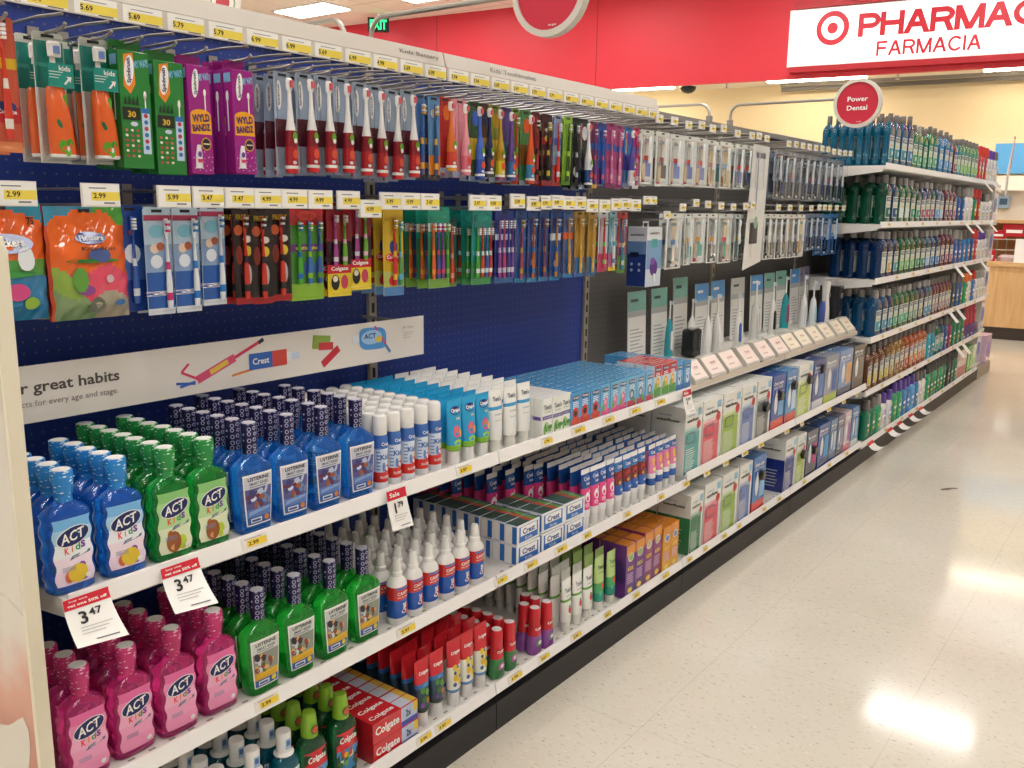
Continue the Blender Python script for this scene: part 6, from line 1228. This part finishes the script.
fs_ = Tpl('sale_tag', 'sale tag'); fs_.part('tag', MB().rect(-.05, .05, -.10, 0, lambda u, v, e: (.008 - v * .7 + e, u, v * .8), W_, 0, 1, 4).rect(.05, -.05, -.10, 0, lambda u, v, e: (.008 - v * .7 + e, u, v * .8), W_, -.001, 1, 4).rect(-.05, .05, -.03, 0, lambda u, v, e: (.008 - v * .7 + e, u, v * .8), W_, .001, 1, 2))
for i, (y, z, nm) in enumerate(((8.55, 1.800, 'top far shelf'), (8.95, 1.800, 'top far shelf'), (7.95, 1.462, 'second far shelf'), (8.35, 1.462, 'second far shelf'), (9.0, 1.462, 'second far shelf'), (7.75, 1.130, 'third far shelf'), (8.05, 1.130, 'third far shelf'), (8.8, 1.130, 'third far shelf'), (7.72, .775, 'fourth far shelf'), (8.0, .775, 'fourth far shelf'), (8.15, .445, 'fifth far shelf'), (8.4, .445, 'fifth far shelf'), (5.75, .115, 'far bottom shelf'), (6.20, .115, 'far bottom shelf'), (6.45, .115, 'far bottom shelf'), (6.75, .115, 'far bottom shelf'), (7.05, .115, 'far bottom shelf'))):
    put(cv if z < .2 else fs_, (XF + .010 if z < .2 else XF + .004, y, z - .002), f'{"curled red-edged" if z < .2 else "small white"} sale tag sticking out from the {nm}, {ORD[i+1]} counted from the top', 'small sale tags, far shelves')

# ------------------------------------------------------------------ mouthwash shelves, far sections
C = {'navy': '#145096', 'blue': '#1c78b8', 'teal': '#1788b0', 'aqua': '#2aa6bc', 'dgreen': '#0e7858', 'green': '#189a64', 'lgreen': '#7fc49a', 'lblue': '#4fa0dc', 'wine': '#8c3058', 'amber': '#d09a30', 'brown': '#a05c34', 'orange': '#ea6e38', 'red': '#b8283a', 'white': '#dfe0e2', 'purple': '#4a3f8c', 'dark': '#1c3a3f'}
CAPS = {'g': '#6b6663', 'w': '#9a9692', 'k': '#4a4646', 'r': '#c03028', 'p': '#5a3f98', 'o': '#d86a2a'}
BT = {}
def bt(c, w, d, h, cap, lab, kind):
    k = (c, round(w, 2), d, h, cap, lab, kind)
    if k not in BT: BT[k] = (big_bottle(round(w, 2), d, h, liquid(C[c]), CAPS[cap], lab) if kind == 'b' else big_bottle(round(w, 2), d, h, liquid(C[c]), CAPS[cap], lab, round_=True) if kind == 'r' else slim_bottle(round(w, 2), d, h, C[c], CAPS[cap], lab))
    return BT[k]
SH = {
 'top far shelf': (1.800, [(5.70, 'teal', .10, .30, 'g', '#2f8a8f', 'b', 8), (5.84, 'teal', .105, .30, 'g', '#2f8a8f', 'b', 3), (6.00, 'blue', .10, .31, 'g', '#2f8a8f', 'b', 3), (6.14, 'navy', .10, .32, 'g', '#3a78b0', 'b', 3), (6.28, 'green', .09, .28, 'g', '#3f9a6a', 'b', 2), (6.40, 'lgreen', .09, .28, 'w', '#3f9a6a', 'b', 2), (6.53, 'green', .09, .27, 'g', '#5fae7a', 'b', 2), (6.68, 'green', .10, .30, 'g', '#5fae7a', 'b', 2), (6.82, 'green', .10, .30, 'g', '#5fae7a', 'b', 2), (7.0, 'lblue', .11, .30, 'g', '#6aa8dc', 'b', 2), (7.17, 'lblue', .11, .30, 'g', '#6aa8dc', 'b', 2), (7.32, 'blue', .11, .29, 'g', '#6aa8dc', 'b', 2), (7.47, 'wine', .10, .27, 'g', '#8a4a5c', 'b', 2), (7.62, 'aqua', .09, .28, 'g', '#8fc4b0', 'r', 2), (7.75, 'lgreen', .09, .29, 'g', '#8fc46a', 'r', 2), (7.88, 'lgreen', .09, .29, 'g', '#8fc46a', 'r', 2), (8.02, 'lgreen', .09, .29, 'g', '#8fc46a', 'r', 2), (8.16, 'lgreen', .09, .29, 'g', '#8fc46a', 'r', 2), (8.30, 'lgreen', .09, .29, 'g', '#8fc46a', 'r', 2), (8.44, 'red', .10, .28, 'r', '#e0d9dc', 's', 2), (8.58, 'red', .10, .28, 'r', '#e0d9dc', 's', 2), (8.72, 'red', .10, .28, 'r', '#e0d9dc', 's', 2), (8.86, 'white', .11, .27, 'p', '#a9a4c0', 's', 2), (9.0, 'white', .11, .27, 'p', '#a9a4c0', 's', 2), (9.14, 'white', .11, .27, 'g', '#b9b9c4', 's', 2)]),
 'second far shelf': (1.462, [(5.76, 'dgreen', .12, .29, 'g', '#12604a', 'b', 5), (5.92, 'navy', .12, .285, 'w', '#12407a', 'b', 2), (6.08, 'green', .10, .28, 'g', '#d9e4dc', 'b', 2), (6.22, 'green', .10, .285, 'w', '#d9e4dc', 'b', 2), (6.36, 'dgreen', .10, .28, 'w', '#3f9a6a', 'b', 2), (6.50, 'dgreen', .09, .26, 'g', '#3f9a6a', 'b', 2), (6.64, 'navy', .10, .27, 'g', '#b0566a', 'b', 2), (6.78, 'navy', .10, .28, 'w', '#b0566a', 'b', 2), (6.92, 'dgreen', .10, .28, 'w', '#b0566a', 'b', 2), (7.06, 'blue', .10, .28, 'g', '#6aa8dc', 'b', 2), (7.2, 'blue', .10, .27, 'g', '#c3d4ea', 'b', 2), (7.35, 'wine', .10, .28, 'w', '#7a4a6a', 'b', 2), (7.50, 'wine', .10, .28, 'w', '#7a4a6a', 'b', 2), (7.65, 'wine', .10, .27, 'g', '#a9627a', 'b', 2), (7.8, 'navy', .09, .27, 'g', '#3f62b4', 's', 2), (7.95, 'navy', .09, .26, 'g', '#3f62b4', 's', 1), (8.12, 'white', .10, .28, 'w', '#c9ccd4', 's', 2), (8.28, 'white', .10, .28, 'w', '#c9ccd4', 's', 2), (8.45, 'dgreen', .11, .27, 'r', '#d9c23c', 's', 2), (8.62, 'red', .11, .27, 'r', '#d9c23c', 's', 2), (8.80, 'white', .12, .24, 'k', '#8a8aa8', 's', 2), (8.97, 'white', .12, .24, 'w', '#8a8aa8', 's', 2), (9.14, 'white', .12, .26, 'w', '#5f74b4', 's', 2)]),
 'third far shelf': (1.130, [(5.78, 'navy', .12, .29, 'w', '#c9ccb8', 'b', 4), (5.92, 'navy', .11, .285, 'w', '#c9a84a', 'b', 3), (6.06, 'navy', .10, .28, 'g', '#4fa0a4', 'b', 2), (6.20, 'green', .10, .285, 'g', '#7fbf6a', 'b', 2), (6.34, 'green', .10, .285, 'g', '#7fbf6a', 'b', 2), (6.48, 'green', .10, .28, 'g', '#7fbf6a', 'b', 2), (6.62, 'dgreen', .11, .29, 'w', '#2f8a5a', 'b', 2), (6.77, 'dgreen', .10, .28, 'g', '#2f8a5a', 'b', 2), (6.92, 'blue', .10, .28, 'w', '#a9c4dc', 'b', 2), (7.07, 'blue', .10, .28, 'w', '#4f86c8', 'b', 2), (7.22, 'navy', .10, .28, 'w', '#4f86c8', 'b', 2), (7.38, 'wine', .10, .29, 'w', '#7a4a5a', 'b', 2), (7.53, 'wine', .10, .29, 'w', '#a9627a', 'b', 2), (7.68, 'wine', .09, .28, 'w', '#a9627a', 'b', 2), (7.84, 'navy', .11, .28, 'w', '#6a86d0', 's', 2), (8.00, 'navy', .11, .27, 'w', '#6a86d0', 's', 2), (8.18, 'blue', .11, .27, 'g', '#d8864a', 's', 2), (8.35, 'blue', .11, .27, 'g', '#d8864a', 's', 2), (8.52, 'navy', .11, .28, 'r', '#c8a0a8', 's', 2), (8.68, 'red', .10, .27, 'r', '#dcc9b0', 's', 2), (8.83, 'white', .11, .25, 'p', '#c0bccc', 's', 2), (8.98, 'white', .11, .25, 'p', '#c0bccc', 's', 2), (9.14, 'white', .12, .26, 'w', '#6f86c0', 's', 2)]),
 'fourth far shelf': (.775, [(5.78, 'blue', .12, .285, 'w', '#3f9aa8', 'b', 3), (5.92, 'blue', .11, .285, 'w', '#3f9aa8', 'b', 3), (6.06, 'navy', .10, .28, 'w', '#3f9aa8', 'b', 2), (6.19, 'green', .10, .28, 'g', '#4fae7a', 'b', 2), (6.32, 'green', .10, .28, 'w', '#4fae7a', 'b', 2), (6.45, 'green', .10, .28, 'w', '#4fae7a', 'b', 2), (6.58, 'dgreen', .09, .28, 'w', '#8fa88a', 'b', 2), (6.72, 'dgreen', .09, .28, 'g', '#8fa88a', 'b', 2), (6.86, 'navy', .10, .28, 'w', '#b0a05a', 'b', 2), (7.0, 'navy', .10, .28, 'w', '#4f8fae', 'b', 2), (7.13, 'aqua', .10, .28, 'w', '#4f8fae', 'b', 2), (7.25, 'wine', .075, .28, 'g', '#a98a8c', 'b', 2), (7.36, 'wine', .075, .28, 'g', '#a98a8c', 'b', 2), (7.47, 'wine', .075, .28, 'g', '#a98a8c', 'b', 2), (7.58, 'wine', .075, .28, 'g', '#a98a8c', 'b', 2), (7.69, 'wine', .075, .28, 'g', '#a98a8c', 'b', 2), (7.80, 'wine', .075, .28, 'g', '#a98a8c', 'b', 2), (7.94, 'dark', .10, .29, 'g', '#3a4a4c', 's', 2), (8.10, 'navy', .11, .27, 'g', '#8fae5a', 's', 2), (8.26, 'navy', .11, .27, 'g', '#8fae5a', 's', 2), (8.44, 'green', .11, .26, 'o', '#e0c9a8', 's', 2), (8.60, 'white', .11, .26, 'o', '#a9bf8a', 's', 2), (8.77, 'blue', .11, .27, 'r', '#b0a0c4', 's', 2), (8.94, 'white', .10, .26, 'w', '#a9b48a', 's', 2), (9.08, 'white', .10, .26, 'w', '#a9b48a', 's', 2), (9.20, 'white', .09, .26, 'w', '#9aa4c4', 's', 2)]),
 'fifth far shelf': (.445, [(5.70, 'brown', .085, .275, 'g', '#d0c04a', 'b', 3), (5.83, 'brown', .085, .275, 'g', '#d0c04a', 'b', 2), (5.96, 'brown', .085, .28, 'g', '#d0c04a', 'b', 2), (6.09, 'brown', .085, .285, 'g', '#d0c04a', 'b', 2), (6.22, 'amber', .085, .29, 'g', '#c9a44a', 'b', 2), (6.34, 'amber', .085, .29, 'g', '#a86a3a', 'b', 2), (6.46, 'amber', .085, .29, 'g', '#a86a3a', 'b', 2), (6.59, 'orange', .09, .29, 'g', '#c04a2c', 'b', 2), (6.72, 'orange', .09, .29, 'g', '#d8823a', 'b', 2), (6.85, 'orange', .09, .29, 'g', '#d8823a', 'b', 2), (6.98, 'orange', .09, .29, 'g', '#d8823a', 'b', 2), (7.11, 'orange', .09, .29, 'g', '#d8823a', 'b', 2), (7.25, 'aqua', .09, .27, 'g', '#3f9ab0', 's', 2), (7.40, 'teal', .09, .27, 'g', '#3f9ab0', 's', 2), (7.55, 'green', .10, .27, 'g', '#4f9a8c', 'r', 2), (7.70, 'teal', .10, .27, 'g', '#4f9a8c', 'r', 2), (7.85, 'navy', .10, .28, 'g', '#4f5a8c', 's', 2), (8.0, 'wine', .09, .27, 'g', '#8a4a5c', 's', 2), (8.16, 'dgreen', .10, .29, 'k', '#3f8a4c', 's', 2), (8.32, 'dgreen', .10, .29, 'k', '#3f8a4c', 's', 2), (8.47, 'dgreen', .10, .29, 'k', '#3f8a4c', 's', 2)]),
 'far bottom shelf': (.115, [(5.78, 'dgreen', .085, .26, 'g', '#4f9a6c', 's', 2), (5.90, 'dgreen', .085, .26, 'g', '#4f9a6c', 's', 2), (6.02, 'green', .085, .26, 'w', '#8fbf6a', 's', 2), (6.14, 'white', .10, .25, 'p', '#6a7ac0', 's', 2), (6.28, 'white', .10, .25, 'p', '#6a7ac0', 's', 2), (6.42, 'green', .085, .28, 'p', '#5fae6a', 's', 2), (6.54, 'green', .085, .28, 'p', '#5fae6a', 's', 2), (6.66, 'blue', .085, .27, 'p', '#4f8fd0', 's', 2), (6.78, 'blue', .085, .27, 'p', '#4f8fd0', 's', 2), (6.90, 'lblue', .085, .27, 'p', '#4f8fd0', 's', 2), (7.02, 'blue', .085, .27, 'g', '#4f8fd0', 's', 2), (7.14, 'white', .09, .26, 'g', '#a9a48a', 's', 2), (7.25, 'white', .09, .26, 'g', '#a9a48a', 's', 2)] + [(7.37 + .115 * k, 'dgreen' if k % 2 else 'green', .085, .28, 'k', '#2f7a3c', 's', 2) for k in range(6)] + [(8.10, 'dark', .10, .28, 'k', '#2a6a3c', 's', 2), (8.24, 'dark', .10, .28, 'k', '#2a6a3c', 's', 2), (8.38, 'dgreen', .10, .28, 'k', '#2a6a3c', 's', 2)])}
NM = {'navy': 'navy blue', 'dgreen': 'dark green', 'lgreen': 'pale green', 'lblue': 'light blue', 'wine': 'wine red', 'dark': 'blackish green'}
for sh, (z, lst) in SH.items():
    for i, (y, c, w, h, cap, lab, kind, n) in enumerate(lst):
        d = .075 if kind != 's' else .055
        if z == 1.800: d = .044
        w = min(.126, round(w * (1.28 if kind != 's' else 1.12), 3)); t = bt(c, w, d, h, cap, lab, kind)
        if z != 1.800 and (kind == 's' or i > 6): n = 1
        for j in range(n):
            put(t, (-1.492 - d / 2 - (d + .006) * j + R(-.002, .002), y + R(-.004, .004), z), f'{NM.get(c, c)} mouthwash bottle on {sh}, {ORD[i+1]} row from its near end, ' + ('front' if j == 0 else ORD[j+1] + ' back'), f'mouthwash bottles, {sh}', rz=R(-.03, .03))
# cartons that finish the two lowest far shelves
pk = Tpl('floss_carton', 'carton'); pk.part('carton', MB().rbox(-.04, .04, -.07, .07, 0, .11, gloss('#4a4f9c'), .002).rect(-.066, .066, .05, .10, at(.04), gloss('#8f4a8c'), .0008).text('floss', 0, .028, .08, .018, at(.04), W_, .001, .02))
pr = Tpl('red_bottle', 'bottle'); pr.part('body', MB().loft([(0, .045, .03, 2.6), (.1, .045, .03, 2.6), (.12, .03, .022, 2.2)], gloss('#b0304a'), 16)); pr.part('cap', MB().lathe([(.022, .118), (.022, .165), (.018, .17)], gloss('#c0405a'), 14))
for i in range(4):
    y = 8.64 + .165 * i
    put(pk, (-1.545, y, .446), f'indigo carton on fifth far shelf below pink bottles, {ORD[i+1]} from near end', 'indigo cartons')
    if i < 5: put(pr, (-1.545, y, .557), f'rose red bottle standing on an indigo carton, {ORD[i+1]} from near end', 'rose red bottles')
gk = Tpl('rinse_pack', 'rinse pack'); gk.part('carton', MB().rbox(-.10, .10, -.19, .19, 0, .24, gloss('#e2cfc8'), .004).rect(-.188, .188, -.098, .098, lid(.24), gloss('#4f9a3c'), .0008).rect(-.17, .17, .02, .1, at(.10), M('#b8706a', .4), .0008).rect(-.15, .1, .14, .2, at(.10), M('#c9a8a0', .4), .0008).rect(-.09, .09, .02, .22, side(-.19), M('#d8bfb8', .4), .0008)); put(gk, (-1.60, 8.66, .116), 'large pink white carton with green top on far bottom shelf')
gk = Tpl('rinse_pack', 'rinse pack'); gk.part('carton', MB().rbox(-.09, .09, -.055, .055, 0, .24, gloss('#58a83c'), .003).rect(-.045, .045, .05, .2, at(.09), M('#a9cf8a', .4), .0008))
for i, y in enumerate((8.92, 9.04)): put(gk, (-1.585, y, .116), f'bright green carton on far bottom shelf, {ORD[i+1]} beside pink white carton', 'green cartons')
gk = Tpl('rinse_pack', 'rinse pack'); gk.part('carton', MB().rbox(-.09, .09, -.07, .07, 0, .23, gloss('#d9e2d4'), .003).rect(-.06, .06, .04, .12, at(.09), M('#9fc48a', .4), .0008)); put(gk, (-1.585, 9.18, .116), 'pale white green carton at far end of the bottom shelf')

hr = Tpl('header_sign', 'shelf header'); hr.part('board', MB().box(-2.504, -2.5, 6.45, 7.75, 2.0, 2.075, M('#dcd6d2', .4))); hr.part('lettering', MB().text('Sensitive Dental Care', 7.1, 2.035, .7, .03, at(-2.5), M('#8f8a90', .5), .001)); hr.part('bracket', MB().box(-2.504, XB - .05, 6.5, 6.52, 1.99, 2.0, GREYP).box(-2.504, XB - .05, 7.68, 7.70, 1.99, 2.0, GREYP)); put(hr, (0, 0, 0), 'pale header board of the next aisle showing behind the top bottles')

# dark scuff on the floor
sc_ = Tpl('floor_scrap', 'scrap'); sc_.part('scrap', MB().prism([(-.06, -.012), (-.01, -.02), (.02, -.006), (.06, -.012), (.05, .008), (.0, .014), (-.04, .006)], lambda u, v, e: (u, v, e), 0, .0015, M('#5f5548', .7))); put(sc_, (-.936, 5.41, .0005), 'small dark scrap lying on the pale floor tiles', rz=.9)

# ------------------------------------------------------------------ light and camera
w = bpy.data.worlds.new('store_ambience'); SC.world = w; w.use_nodes = True
w.node_tree.nodes['Background'].inputs[0].default_value = (1.0, .93, .84, 1); w.node_tree.nodes['Background'].inputs[1].default_value = .25
cam = bpy.data.cameras.new('camera'); co_ = bpy.data.objects.new('camera', cam); COL.objects.link(co_); SC.camera = co_
cam.sensor_width = 36; cam.lens = 900 / 1024 * 36; cam.clip_start = .05
A = [[0.8000706372790914, 0.5997078608256615, 0.015409640740050972], [-0.12832479833050064, 0.1459930215129526, 0.9809275120022656], [0.586020239835848, -0.7867887386925588, 0.19376212005783705]]
co_.matrix_world = Matrix(((A[0][0], A[1][0], A[2][0], 0), (A[0][1], A[1][1], A[2][1], 0), (A[0][2], A[1][2], A[2][2], 1.534), (0, 0, 0, 1)))
vs = SC.view_settings; SC.display_settings.display_device = 'sRGB'; vs.view_transform = 'Standard'; vs.look = 'None'; vs.exposure = 0.44; vs.gamma = 1; vs.use_curve_mapping = False
SC.cycles.transparent_max_bounces = 24; SC.cycles.max_bounces = 8
